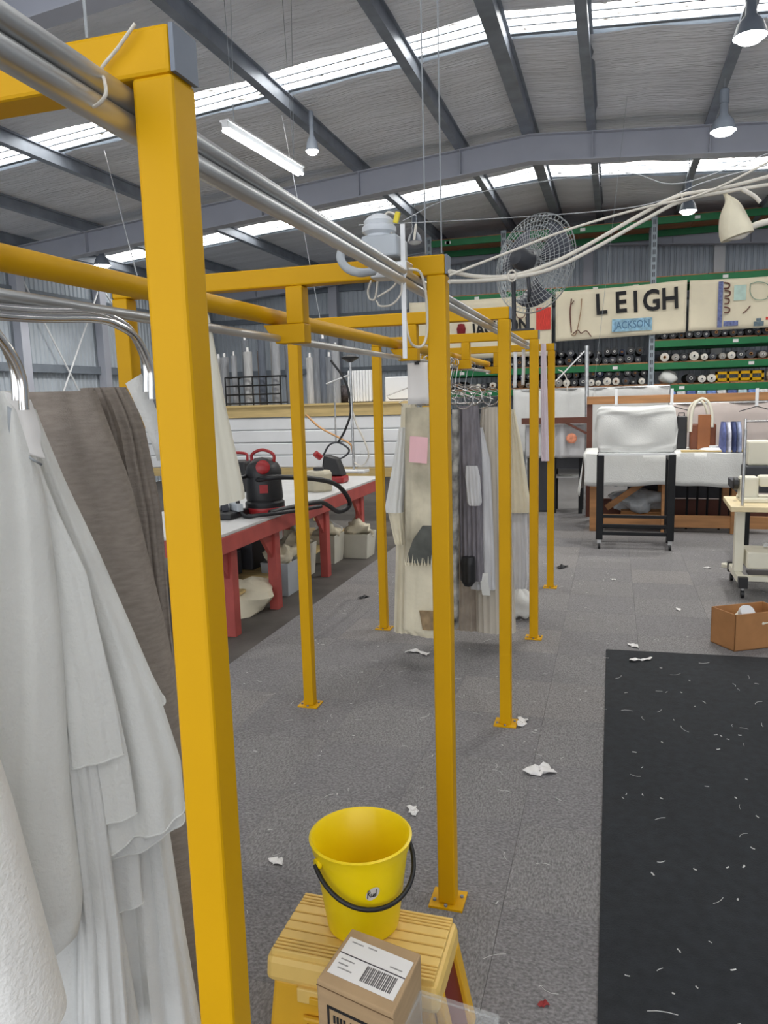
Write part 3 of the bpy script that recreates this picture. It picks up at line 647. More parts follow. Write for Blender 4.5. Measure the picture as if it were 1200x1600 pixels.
for k, (px, py, r, m_, lab) in enumerate(((400, 960, (.22, .2, .26), 'creamcloth', 'crumpled cream plastic bag on the floor under the near end of the red table'), (352, 965, (.14, .14, .2), 'greycloth', 'grey crumpled cloth under the near end of the red table'), (530, 860, (.14, .14, .3), 'cloth', 'white crumpled cloth standing up among the tubs'))):
    p = atZ(px, py, 0); lump((p.x-.15, p.y+.1, -.012), r, 20+k, .3).build('crumpled_bag', M[m_], smooth=35, label=lab, cat='bag')
for k, (x, y) in enumerate(((-3.2, 4.9), (-3.25, 5.5), (-3.2, 6.1))):
    MB().box(x-.2, x+.2, y-.25, y+.25, -.012, .35+.05*k).build('dark_crate', M['darkgrey'], bevel=.015, label=['dark crate deep under the near end of the red table', 'dark crate deep under the table, middle of three', 'dark crate deep under the table behind the tubs'][k], cat='crate', group='dark crates under the red table')

# ------------------------------------------------------------------ cloth helpers
def plane_hit(px, py, P, n):
    d = ray(px, py); return CAMP + d*((P-CAMP).dot(n)/d.dot(n))
def drape_mesh(levels, P, e, k=5, amp=.02, seed=0, seg=88, nl=34, top_amp=.35, close_top=True, hem=0.0, skew=0):
    """closed hanging cloth: measured outline at several heights, own depth and vertical folds"""
    P = Vector(P); e = Vector(e).normalized(); n = Vector((e.y, -e.x, 0))          # n points to the viewer side
    if n.dot(CAMP-P) < 0: n = -n
    rs = np.random.RandomState(seed); ph = rs.rand(4)*6.28
    Ls = []
    for py, pl, pr, b in levels:
        a = plane_hit(pl, py, P, n); c = plane_hit(pr, py, P, n); Ls.append(((a-P).dot(e), (c-P).dot(e), (a.z+c.z)/2, b))
    arr = np.array(Ls); t0 = np.linspace(0, 1, len(Ls)); z = arr[:, 2]; tt = (z[0]-z)/(z[0]-z[-1])
    def fold(u, v):
        s_ = math.sin(k*PI*u+ph[0]+.5*math.sin(2*v+ph[1])) + .32*math.sin(2.3*k*PI*u+ph[2]+v) + .10*math.sin(3.7*k*u+ph[3]-2*v)
        return s_*.6
    def fn(u, v):
        l = np.interp(v, tt, arr[:, 0]); r = np.interp(v, tt, arr[:, 1]); zz = np.interp(v, tt, z); b = np.interp(v, tt, arr[:, 3])
        th = 2*PI*u; cu = math.cos(th); ex = 2/2.6
        cx = math.copysign(abs(cu)**ex, cu); sx = math.copysign(abs(math.sin(th))**ex, math.sin(th))
        A = amp*(top_amp+(1-top_amp)*v)
        pos = P + e*((l+r)/2 + (r-l)/2*cx) + n*(b*sx + A*fold(cx, v)*(1 if sx > 0 else -.6)*min(1, abs(sx)*2.5))
        return Vector((pos.x, pos.y, zz + hem*v**6*math.sin(k*PI*cx*.7+ph[1]) + skew*cx*v))
    m = MB().grid(seg, nl, fn, True)
    m.hem = [fn(i/seg, 1.0) for i in range(seg)]
    if close_top: m.f.append(tuple(range(seg)))
    return m
def ribbon(pts, wdir, width, n=6):
    P = spline(pts, n); wd = Vector(wdir).normalized()*width/2
    m = MB(); m.add([q for p in P for q in (p-wd, p+wd)], [(2*i, 2*i+1, 2*i+3, 2*i+2) for i in range(len(P)-1)]); return m
vd = ray(110, 900); EV = Vector((vd.y, -vd.x, 0)).normalized()                       # across the line of sight to the near garments

# ------------------------------------------------------------------ near garments on chrome arms
def chrome_arm(pts, label, up):
    t = thing('chrome_arm', tuple(pts[0]), label, 'hook')
    for d in (Vector((.0, 0, .008)), Vector((.012, 0, -.008))):
        MB().tube([p+d for p in spline(pts, 8)], .0085, 10).build('chrome_tube', M['chrome'], t, smooth=60)
    MB().tube([pts[0], pts[0]+Vector((0, 0, .01)), Vector((pts[0].x, pts[0].y, up))], .006, 8).build('rail_hook', M['galv'], t, smooth=60)
    return t
V = Vector
chrome_arm([V((-1., .55, 1.805)), V((-1., 1.075, 1.813)), V((-1., 1.30, 1.829)), V((-1., 1.38, 1.823)), V((-1., 1.443, 1.799)), V((-1., 1.486, 1.738)), V((-1., 1.484, 1.67))], 'chrome double-tube arm bending down to the grey linen drape', 1.853)
chrome_arm([V((-.95, .75, 1.80)), V((-.95, .90, 1.80)), V((-.95, .97, 1.79)), V((-.95, 1.015, 1.756)), V((-.95, 1.04, 1.71)), V((-.95, 1.04, 1.655))], 'chrome double-tube arm at the far left edge above the white drape', 1.853)
PG = V((-1.22, 1.58, 0))
gd = thing('linen_drape', (-1.17, 1.52, .25), 'tall grey-brown linen drape hanging beside the nearest yellow post', 'drape')
drape_mesh([(612, 36, 150, .05), (618, 36, 152, .06), (760, 60, 205, .08), (1000, 100, 262, .1), (1250, 130, 312, .11), (1560, 150, 350, .11)], PG+EV*-.03, EV, 2, .012, 3, top_amp=.6).build('front_panel', M['greycloth'], gd, smooth=80)
drape_mesh([(606, 125, 197, .05), (612, 122, 202, .06), (660, 140, 224, .07), (800, 160, 252, .08), (1000, 190, 268, .09), (1250, 200, 300, .1), (1560, 220, 345, .1)], PG+V((-.08, .1, 0)), EV, 7, .022, 5).build('gathered_folds', M['greycloth'], gd, smooth=80)
nE = V((EV.y, -EV.x, 0)); PS = PG+V((.13, -.10, 0))
sl = [plane_hit(x, y, PS, nE) for x, y in ((196, 599), (207, 622), (220, 650), (236, 690), (246, 720))]; sr = [plane_hit(x, y, PS, nE) for x, y in ((221, 584), (234, 612), (246, 645), (256, 688), (262, 720))]
MB().add([p for pr_ in zip(sl, sr) for p in pr_], [(2*i, 2*i+1, 2*i+3, 2*i+2) for i in range(4)]).build('hanging_strap', M['clothb'], gd, smooth=80, solid=.004)

PW = V((-1.0, 1.12, 0))
wd_ = thing('white_drape', (-1.0, 1.12, .1), 'layered white cotton drape with stepped hems in the left foreground', 'drape')
NC = V((EV.y, -EV.x, 0)); NC = NC if NC.dot(CAMP-PW) > 0 else -NC
def D(d): return PW+NC*d
for nm, lv, d, k, am, sd, tp, sk, mm in (
    ('front_panel', [(612, -60, 22, .04), (640, -70, 38, .05), (700, -90, 52, .06), (800, -110, 76, .07), (1000, -150, 98, .08), (1250, -190, 112, .08), (1440, -190, 134, .08), (1494, -190, 126, .07), (1508, -160, 96, .05)], 0, 2.4, .022, 11, .5, 0, 'cloth'),
    ('middle_panel', [(640, 0, 56, .04), (672, 5, 68, .05), (760, 10, 104, .06), (860, 20, 150, .07), (1000, 30, 208, .08), (1090, 30, 244, .085), (1220, 30, 284, .09), (1296, 30, 291, .09)], -.14, 3.6, .022, 12, .35, .02, 'cloth'),
    ('second_layer', [(900, 20, 150, .04), (1220, 40, 280, .08), (1312, 40, 290, .085)], -.155, 3.0, .012, 18, .35, .02, 'clothb'),
    ('back_panel', [(690, 20, 66, .04), (860, 60, 140, .05), (1000, 80, 206, .06), (1060, 90, 236, .06), (1105, 90, 258, .06)], -.27, 3, .014, 13, .35, 0, 'clothb'),
    ('under_panel', [(900, 80, 160, .05), (1100, 100, 215, .06), (1290, 110, 262, .07), (1450, 110, 286, .08), (1640, 100, 318, .09)], -.22, 5, .022, 14, .35, 0, 'clothb'),
    ('narrow_panel', [(900, 66, 108, .02), (1100, 84, 138, .025), (1250, 100, 162, .03), (1450, 120, 188, .03), (1640, 120, 205, .035)], -.035, 3, .010, 15, .35, 0, 'clothb'),
    ('lower_layer', [(1300, -60, 150, .03), (1450, -60, 190, .04), (1640, -60, 222, .04)], -.10, 2, .014, 19, .35, 0, 'clothb'),
    ('stepped_flap', [(690, 10, 46, .012), (800, 40, 90, .012), (900, 66, 136, .012), (1100, 100, 180, .014), (1184, 110, 194, .014), (1188, 110, 194, .013)], -.012, 2, .005, 16, .35, .004, 'cloth'),
    ('stepped_flap', [(700, 10, 46, .01), (900, 60, 134, .01), (1100, 100, 182, .01), (1200, 100, 203, .012), (1282, 100, 215, .012), (1286, 100, 215, .012)], -.03, 2, .005, 20, .35, .004, 'cloth'),
    ('stepped_flap', [(1240, 90, 214, .012), (1400, 100, 222, .014), (1430, 100, 226, .014)], -.10, 2.5, .007, 17, .35, .01, 'clothb')):
    dm = drape_mesh(lv, D(d), EV, k, am, sd, top_amp=tp, skew=sk, hem=.003 if nm in ('middle_panel', 'second_layer') else 0)
    po = dm.build(nm, M[mm], wd_, smooth=80)
    if nm not in ('under_panel', 'narrow_panel', 'lower_layer'): MB().tube(dm.hem, .0022, 6, closed=True).build('hem', M['cloth'], po, smooth=60)
tb0 = [plane_hit(x, y, PW+V((.06, .0, 0)), V((EV.y, -EV.x, 0))) for x, y in ((28, 618), (36, 640), (44, 668), (44, 690), (52, 712))]
ribbon(tb0, EV*.9+V((0, 0, -.35)), .042).build('webbing_tab', M['paper'], wd_, smooth=80, solid=.004)
tb1 = [plane_hit(x, y, PW+V((.075, .01, 0)), V((EV.y, -EV.x, 0))) for x, y in ((20, 640), (22, 680), (34, 706), (58, 722))]
ribbon(tb1, V((-.3, -.6, .5)), .02).build('webbing_tab', M['plasticgrey'], wd_, smooth=80, solid=.004)
dots = mat('dotted_cotton', (.80, .79, .76), .9, var=.05, scale=5, bump=.35, bscale=130)
drape_mesh([(600, -420, -150, .05), (900, -430, -70, .06), (1200, -440, -4, .07), (1300, -440, 26, .08), (1480, -440, 72, .09), (1640, -440, 112, .09)], V((-.84, .90, 0)), EV, 3, .012, 21).build('dotted_drape', dots, smooth=80, label='dotted white textile nearest the camera at the lower left edge', cat='drape')
drape_mesh([(484, 285, 322, .02), (496, 285, 327, .03), (640, 285, 352, .05), (770, 290, 380, .06), (786, 290, 382, .06)], V((-1.0, 1.82, 0)), V((.75, .66, 0)), 3, .006, 22, skew=.012).build('white_cloth', mat('ivory_cloth', srgb(226, 222, 206), .9, var=.03), smooth=80, label='ivory cloth panel hanging just behind the nearest yellow post', cat='drape')

# ------------------------------------------------------------------ garments between the portals
def hanger(x, y, label, wdt=.36, rz=0, z=1.62):
    t = thing('wire_hanger', (x, y, z), label, 'hanger', 'wire hangers on the pipes')
    c, s_ = math.cos(rz), math.sin(rz)
    def L3(a, zz): return V((x+a*c, y+a*s_, zz))
    MB().tube(spline([L3(-.03, 1.872), L3(-.022, 1.885), L3(0, 1.892), L3(.022, 1.884), L3(.03, 1.86), L3(.02, 1.83), L3(0, z+.1), L3(0, z+.07)], 5), .0028, 6).build('hook', M['chrome'], t, smooth=60)
    MB().tube([L3(0, z+.07), L3(wdt/2, z), L3(wdt/2-.02, z-.02), L3(-wdt/2+.02, z-.02), L3(-wdt/2, z), L3(0, z+.07)], .0034, 6).build('shoulder_wire', M['chrome'], t, smooth=60)
    return t
EX = V((1, 0, 0))
water = mat('watercolour_cloth', srgb(224, 216, 192), .9, scale=4.5, c2=srgb(134, 128, 110), detail=5, stretch=(1, 1, .8), bump=.3, bscale=30)
greyd = mat('grey_garment', srgb(128, 124, 130), .8, var=.25, scale=14, stretch=(3, 3, .6))
beige = mat('beige_garment', srgb(198, 190, 176), .9, var=.08, scale=8, stretch=(5, 5, .5))
palegrey = mat('pale_garment', srgb(206, 206, 208), .8, var=.1, scale=9, stretch=(4, 4, .6))
g = thing('sleeved_garment', (-1.3, 4.78, .1), 'white lace garment with a hanging sleeve, leftmost on the far pipes', 'garment')
drape_mesh([(630, 628, 650, .04), (690, 626, 652, .05), (780, 622, 652, .06), (985, 617, 650, .07)], (-1.2, 4.47, 0), EX, 4, .012, 31).build('body', M['creamcloth'], g, smooth=80)
drape_mesh([(668, 624, 636, .03), (740, 612, 634, .04), (790, 603, 630, .045), (800, 604, 630, .045)], (-1.2, 4.36, 0), EX, 3, .008, 32).build('sleeve', M['cloth'], g, smooth=80)
drape_mesh([(800, 607, 632, .04), (850, 618, 634, .03)], (-1.2, 4.36, 0), EX, 4, .008, 33).build('cuff', M['creamcloth'], g, smooth=80)
g = thing('painted_garment', (-1.15, 4.5, .1), 'cream watercolour patterned long garment with fringe and a pink tag', 'garment')
drape_mesh([(636, 634, 690, .04), (700, 633, 694, .05), (872, 634, 700, .06), (880, 634, 700, .06)], (-1.05, 4.27, 0), EX, 3, .010, 34).build('upper_panel', water, g, smooth=80)
drape_mesh([(880, 633, 702, .055), (985, 631, 706, .07), (992, 640, 706, .06)], (-1.05, 4.26, 0), EX, 3, .012, 35, skew=-.01).build('lower_panel', M['creamcloth'], g, smooth=80)
drape_mesh([(822, 660, 699, .01), (845, 645, 700, .015), (868, 637, 700, .015), (880, 636, 702, .01)], (-1.05, 4.20, 0), EX, 2, .004, 36).build('dark_band', mat('dark_paint', srgb(86, 88, 84), .9, var=.3, scale=12), g, smooth=80)
for k in range(13):
    a = atY(634+k*5, 884, 4.19); MB().tube([a, a+V((random.uniform(-.01, .01), -.004, random.uniform(.03, .07)))], [.006, .001], 5).build('fringe_strand', M['creamcloth'], g)
drape_mesh([(955, 655, 690, .01), (985, 660, 702, .01)], (-1.05, 4.18, 0), EX, 2, .004, 37).build('brown_patch', mat('brown_patch', srgb(150, 128, 98), .9, var=.3, scale=25), g, smooth=80)
a, b = atY(639, 722, 4.17), atY(666, 681, 4.17)
MB().grid(4, 4, lambda u, v: V((a.x+(b.x-a.x)*u+.01*v, 4.17+.006*math.sin(3*u), a.z+(b.z-a.z)*v-.01*u))).build('pink_tag', M['pink'], g, solid=.002)
a, b = atY(637, 632, 3.92), atY(669, 566, 3.92)
pp = thing('paper_sheet', ((a.x+b.x)/2, 3.92, a.z), 'white printed paper sheet clipped to the far pipe', 'paper')
MB().grid(6, 6, lambda u, v: V((a.x+(b.x-a.x)*u, 3.92+.012*math.sin(3*u+2*v), a.z+(b.z-a.z)*v))).build('sheet', M['paper'], pp, solid=.001, smooth=80)
MB().box((a.x+b.x)/2-.012, (a.x+b.x)/2+.012, 3.905, 3.935, b.z-.01, b.z+.03).build('clip', M['black'], pp)
g = thing('striped_garment', (-.93, 4.6, .1), 'narrow black and white striped garment seen edge-on', 'garment')
drape_mesh([(640, 707, 718, .04), (830, 706, 716, .05), (980, 708, 716, .05)], (-.93, 4.62, 0), EX, 2, .006, 41).build('body', mat('striped', srgb(225, 222, 215), .9, scale=9, c2=srgb(40, 40, 42), stretch=(1, 1, 1.2)), g, smooth=80)
g = thing('grey_garment', (-.85, 4.66, .4), 'slate grey long garment in a plastic cover, ending in a dark foot bag', 'garment')
drape_mesh([(634, 716, 748, .05), (700, 716, 752, .06), (800, 718, 754, .06), (905, 720, 756, .07)], (-.85, 4.68, 0), EX, 5, .014, 42).build('body', greyd, g, smooth=80)
drape_mesh([(870, 722, 742, .03), (880, 720, 743, .04), (908, 722, 743, .04), (915, 726, 738, .03)], (-.85, 4.59, 0), EX, 2, .004, 43).build('foot_bag', M['black'], g, smooth=80)
drape_mesh([(728, 728, 746, .015), (745, 727, 750, .02), (785, 730, 753, .02), (790, 733, 750, .015)], (-.84, 4.58, 0), EX, 4, .006, 44).build('silver_pouch', palegrey, g, smooth=80)
g = thing('beige_garment', (-.75, 4.8, .1), 'long pale beige gathered garment between the two yellow posts', 'garment')
drape_mesh([(636, 752, 786, .05), (700, 748, 792, .06), (850, 742, 800, .07), (985, 744, 806, .08)], (-.72, 4.84, 0), EX, 7, .016, 45).build('body', beige, g, smooth=80)
drape_mesh([(668, 742, 754, .02), (720, 738, 766, .03), (850, 736, 772, .04), (920, 736, 774, .04)], (-.76, 4.72, 0), EX, 3, .01, 46).build('overlay', palegrey, g, smooth=80)
ribbon([atY(757, 895, 4.66), atY(757, 910, 4.65), atY(760, 930, 4.65)], EX, .05).build('white_bow', M['cloth'], g, solid=.01)
g = thing('trailing_garment', (-.88, 4.86, .05), 'grey-brown trailing garment bottoms below the slate grey one', 'garment')
drape_mesh([(640, 720, 742, .03), (880, 716, 748, .05), (982, 712, 750, .06)], (-.88, 4.86, 0), EX, 5, .012, 47).build('body', mat('taupe', srgb(168, 156, 142), .9, var=.2, scale=10), g, smooth=80)
g = thing('cream_garment', (-.6, 5.55, .1), 'cream blouse-like garment right of the others with a knotted white hem', 'garment')
drape_mesh([(640, 796, 804, .04), (700, 794, 816, .05), (780, 792, 828, .06), (800, 792, 828, .06)], (-.62, 5.5, 0), EX, 4, .012, 51).build('body', M['creamcloth'], g, smooth=80)
drape_mesh([(780, 792, 822, .05), (900, 794, 826, .06), (930, 796, 822, .05)], (-.62, 5.55, 0), EX, 5, .014, 52).build('skirt', palegrey, g, smooth=80)
lump(tuple(atZ(815, 962, .02)), (.1, .08, .2), 53, .2).build('knotted_hem', M['cloth'], g, smooth=80)
for k, (x, y, rz, wd2) in enumerate(((-1.07, 4.27, .1, .4), (-.98, 4.62, .3, .3), (-.93, 4.7, -.2, .36), (-.9, 4.78, .5, .4), (-.92, 4.86, .15, .42), (-.86, 4.95, -.35, .38), (-.95, 5.1, .2, .4), (-.85, 5.3, .4, .4), (-.88, 5.55, .1, .42), (-1.2, 4.47, .2, .36))):
    hanger(x if abs(x+1) < .04 else -1.0+(-.065 if x < -1.05 else 0), y, 'chrome wire hanger on the far pipes holding a garment', wd2, rz, 1.62 if k % 2 else 1.66)
for px, y0, y1, Y, lb in ((804, 550, 606, 5.0, 'left of two narrow white straps hanging between the far yellow posts'), (817, 546, 602, 5.1, 'right of two narrow white straps hanging between the far yellow posts')):
    a, b = atY(px, y1, Y), atY(px+1, y0, Y); ribbon([b, (a+b)/2+V((.004, -.01, 0)), a], EX, .022).build('white_strap', M['white'], smooth=80, solid=.003, label=lb, cat='strap')
drape_mesh([(537, 845, 853, .02), (600, 845, 855, .03), (720, 846, 858, .04)], (-.5, 6.38, 0), EX, 2, .008, 57).build('lilac_cloth', mat('lilac', srgb(214, 200, 208), .9, var=.06), smooth=80, label='pale lilac cloth strip hanging between the two farthest posts', cat='drape')
for k in range(4):
    p = atY(725+k*14, 625-6*(k % 2), 4.56+.07*k); MB().tube([p+V((.055*math.cos(a), .02*math.sin(a), .055*math.sin(a))) for a in np.linspace(0, 2*PI, 21)[:-1]], .0035, 6, closed=True).build('wire_ring', M['chrome'], smooth=60, label='loose chrome ring among the garment hangers', cat='ring', group='chrome rings on the hangers')

# ------------------------------------------------------------------ right side: trolley, covered table, rail, sewing table
ty = 8.18
tr = thing('black_trolley', (.24, ty+.22, 0), 'black steel trolley on castors carrying a white covered bolster', 'trolley')
xl, xr_ = atY(937, 780, ty).x, atY(1049, 780, ty).x
for x in (xl, xr_):
    for y in (ty, ty+.42): MB().box(x-.035, x+.035, y, y+.05, .1, 1.0).build('leg', M['blacksteel'], tr, bevel=.004)
    MB().box(x-.03, x+.03, ty+.05, ty+.42, .93, .99).build('side_rail', M['blacksteel'], tr)
    MB().box(x-.03, x+.03, ty+.05, ty+.42, .12, .17).build('side_rail', M['blacksteel'], tr)
for z, h in ((.335, .03), (.235, .03), (.15, .035)): MB().box(xl+.035, xr_-.035, ty+.01, ty+.04, z, z+h).build('cross_rail', M['blacksteel'], tr)
MB().box(xl+.035, xr_-.035, ty+.43, ty+.46, .15, .19).build('cross_rail', M['blacksteel'], tr)
for x in (xl, xr_):
    for y in (ty+.025, ty+.445):
        cs = MB().box(x-.02, x+.02, y-.02, y+.02, .06, .1).build('castor', M['galv'], tr)
        MB().lathe([(.034, -.012), (.034, .012)], (x, y, .034), 14, axis=(1, 0, 0), cap0=True, cap1=True).build('castor_wheel', M['black'], cs, smooth=40)
a, b = atY(929, 709, ty), atY(1062, 634, ty)
def bol(u, v):
    th = 2*PI*u; ex = 2/7.0
    cx = math.copysign(abs(math.cos(th))**ex, math.cos(th)); sx = math.copysign(abs(math.sin(th))**ex, math.sin(th))
    s_ = min(1, (1-abs(2*v-1)**26)**.5+.0001) if 0 < v < 1 else 0
    zc, hz = (1.005+b.z)/2, (b.z-1.005)/2
    x = a.x+(b.x-a.x)*v
    wr = .010*math.sin(14*(sx+.35*math.sin(3.1*v))+2)*math.sin(PI*v) + .005*math.sin(25*sx-9*v)
    return V((x + .008*math.sin(5*sx), ty+.22 + (.17*cx + (wr if cx < 0 else 0))*s_, zc + (hz*sx + .006*math.sin(9*v))*s_))
bo = thing('covered_bolster', ((a.x+b.x)/2, ty+.22, 1.005), 'white cloth covered oblong bolster lying on the black trolley', 'bolster')
MB().grid(72, 36, bol, True).build('cover', M['cloth'], bo, smooth=80)
MB().box(xl-.02, xr_+.03, ty-.0, ty+.44, .992, 1.012).build('white_board', M['white'], bo)

dy0, dy1, dz = 9.2, 10.15, .93
xa, xb = atY(914, 700, dy0).x, atY(1166, 700, dy0).x
ct = thing('timber_table', ((xa+xb)/2, 9.7, 0), 'timber framed work table under the long white cloth', 'table')
MB().box(xa+.02, xb-.02, dy0+.02, dy1-.02, dz-.04, dz-.006).build('table_top', M['timber'], ct)
for x in (xa+.06, xb-.12, (xa+xb)/2):
    for y in (dy0+.06, dy1-.12): MB().box(x, x+.09, y, y+.09, 0, dz-.04).build('leg', M['timber'], ct, bevel=.004)
MB().box(xa+.15, xb+.6, dy0+.08, dy0+.14, .06, .2).build('floor_rail', M['timber'], ct, bevel=.004)
MB().box(xa+.15, xb+.6, dy1-.2, dy1-.14, .1, .3).build('floor_rail', mat('dark_timber', srgb(92, 50, 36), .6), ct)
MB().bar((xa+.25, dy0+.3, .25), (xa+.75, dy0+.3, .62), .05, .07).build('brace', M['timber'], ct)
def cloth_top(u, v):
    # v: 0 back edge .. 1 front hem ; draped over the front edge
    L1 = dy1-dy0+.02; L2 = .37+.01*math.sin(9*u)+.006*math.sin(23*u); s_ = v*(L1+L2)
    x = xa-.01+(xb-xa+.02)*u
    if s_ < L1: return V((x, dy1+.01-s_, dz+.004*math.sin(11*u)))
    d = s_-L1; return V((x+.01*math.sin(7*d+5*u), dy0-.012-.02*math.sin(14*u+3)*d*1.5-.012*math.sin(31*u)*d, dz-d))
cl = MB().grid(70, 26, cloth_top)
def cloth_side(u, v):
    d = v*(.38+.12*u); y = dy1+.01-(dy1-dy0+.02)*u
    return V((xa-.012-.03*math.sin(9*u+1)*v-.06*v*u, y-.01*v, dz-d))
cl.grid(20, 10, cloth_side)
cl.build('table_cloth', M['cloth'], smooth=80, solid=.004, label='long white cloth draped over the timber table', cat='tablecloth')
MB().box(xa+.5, xb-.1, dy1-.05, dy1-.03, .3, dz-.05).build('dark_backing', M['darkgrey'], ct)
p = atY(957, 768, 9.5); lump((p.x, 9.55, .53), (.22, .15, .17), 61, .15).build('navy_bag', mat('navy', (.01, .014, .035), .8), smooth=80, label='navy bag slung under the left end of the cloth covered table', cat='bag')
p = atZ(1000, 800, .2); lump((p.x, 9.75, .2), (.32, .25, .24), 62, .25).build('wrapped_bundle', mat('wrap', srgb(186, 192, 196), .3, var=.25, scale=9), smooth=60, label='plastic wrapped pale bundle under the cloth covered table', cat='bundle')
MB().box(p.x-.22, p.x+.35, 9.55, 9.95, .0, .2).build('flat_carton', M['card'], bevel=.01, label='flat cardboard carton under the plastic wrapped bundle', cat='box')
for k in range(6):
    x = .85+.12*k; MB().tube([(x, 9.55+.08*(k % 3), 0), (x+.01, 9.55+.08*(k % 3), dz-.1)], .014, 6).build('thin_leg', M['blacksteel'], ct)
# timber rail behind the table
ry = 10.3
x0r = atY(917, 625, ry).x; zr_ = atY(1000, 624, ry).z
rl = thing('timber_rail', (1.0, ry, 0), 'horizontal timber rail on a post behind the cloth covered table', 'rail')
MB().box(x0r, 3.2, ry, ry+.05, zr_-.05, zr_+.05).build('rail_beam', M['timber'], rl, bevel=.004)
for x in (x0r, 2.6): MB().box(x, x+.07, ry+.05, ry+.12, 0, zr_+.05).build('post', mat('dark_timber', (1, 0, 0)), rl)
MB().box(x0r-.85, x0r, ry+.05, ry+.1, atY(890, 662, ry).z, atY(890, 656, ry).z+.03).build('side_beam', mat('dark_timber', (1, 0, 0)), rl)
MB().bar((x0r-.28, ry+.075, atY(890, 660, ry).z), (x0r, ry+.075, atY(890, 678, ry).z), .03, .03).build('brace', mat('dark_timber', (1, 0, 0)), rl)
for k, px in enumerate((1050, 963, 1183)):
    p = atY(px, 622, ry-.02); t = thing('rail_hanger', (p.x, ry-.02, p.z-.15), ['white hook over the timber rail, above the right end of the bolster', 'white hook over the timber rail, above the left end of the bolster', 'white hook over the timber rail near the clothes rack'][k], 'hook', 'white hooks on the timber rail')
    MB().box(p.x-.018, p.x+.018, ry-.014, ry-.004, p.z-.1, p.z+.12).build('hook_strip', M['white'], t)
    MB().tube([(p.x-.2, ry-.02, p.z-.16), (p.x, ry-.02, p.z-.1), (p.x+.2, ry-.02, p.z-.16)], .006, 6).build('hanger_wire', M['blacksteel'], t)
a, b = atY(919, 632, 10.5), atY(917, 540, 10.5)
gp = thing('brace_pole', (a.x, 10.5, 0), 'thin galvanised pole with a diagonal brace behind the last yellow post', 'pole')
MB().tube([(a.x, 10.5, 0), (b.x, 10.5, b.z)], .028, 10).build('pole', M['galv'], gp, smooth=50)
MB().tube([atY(868, 596, 10.5), atY(914, 548, 10.5)], .01, 6).build('diagonal_brace', M['white'], gp)
MB().tube(spline([atY(872, 578, 10.5), atY(880, 582, 10.5), atY(886, 595, 10.5), atY(886, 610, 10.5)]), .008, 6).build('loose_cable', M['cable'], gp, smooth=60)
# white sheets hung in front of the racks
def sheet(x0, x1, z0, z1, Y, label, m_='clothb', seed=0, k=7):
    t = thing('hung_sheet', ((x0+x1)/2, Y, 0), label, 'sheet')
    MB().grid(60, 10, lambda u, v: V((x0+(x1-x0)*u, Y-.03*math.sin(k*2*u*3+seed)*(1-.6*v)-.015*math.sin(29*u+seed), z0+(z1-z0)*v))).build('cloth', M[m_], t, smooth=80, solid=.004)
    MB().tube([(x0, Y, z1), (x1, Y, z1)], .014, 8).build('rod', M['galv'], t, smooth=50)
    for x in (x0, x1): MB().tube([(x, Y+.05, 0), (x, Y+.05, z1+.02)], .018, 8).build('pole', M['galv'], t, smooth=50)
p = atY(868, 690, 11.2); q = atY(1046, 603, 11.2)
sheet(p.x-.6, q.x, .75, q.z, 11.2, 'off-white sheet hung behind the far yellow post and the bolster', seed=1)
M['pinksheet'] = mat('pinkish_sheet', srgb(214, 202, 196), .9, var=.04)
sheet(atY(1046, 650, 11.0).x, 3.6, .1, atY(1100, 630, 11.0).z, 11.0, 'pinkish white sheet behind the brown bag', 'pinksheet', 2, 4)
M['greysheet'] = mat('grey_sheet', srgb(188, 188, 190), .7, var=.1, scale=3)
sheet(x0r-.8, x0r-.02, .78, atY(890, 664, ry).z, ry+.15, 'greyish translucent sheet with a faint orange mark, left of the timber post', 'greysheet', 3, 3)
p = atY(893, 685, ry+.1); MB().lathe([(.001, 0), (.07, 0), (.05, .006), (.001, .006)], (p.x, ry+.1, p.z), 16, axis=(0, -1, 0)).build('orange_mark', mat('orange_mark', srgb(214, 140, 110), .9, var=.4, scale=20), label='round orange mark on the greyish sheet', cat='mark')
# small far desk between the last post and the table
p = atZ(893, 768, .0); fx0, fx1 = atY(872, 715, 11.).x-.05, atY(912, 715, 11.).x
fd = thing('far_desk', ((fx0+fx1)/2, 10.75, 0), 'small far desk with a cream top beyond the last yellow post', 'desk')
MB().box(fx0, fx1, 10.6, 11.05, .80, .86).build('desk_top', M['cream'], fd, bevel=.006)
MB().box(fx0, fx1, 10.62, 10.66, .62, .79).build('apron', M['darkgrey'], fd)
MB().box(fx0+.02, fx1, 10.7, 11.0, .48, .5).build('lower_shelf', M['laminate'], fd)
for x in (fx0, fx1-.05):
    for y in (10.6, 11.0): MB().box(x, x+.05, y, y+.05, 0, .8).build('leg', M['blacksteel'], fd)
MB().box(fx0-.35, fx0-.02, 10.7, 11.0, 0, 1.0).build('far_cabinet', M['darkgrey'], bevel=.02, label='dark cabinet beside the small far desk', cat='cabinet')
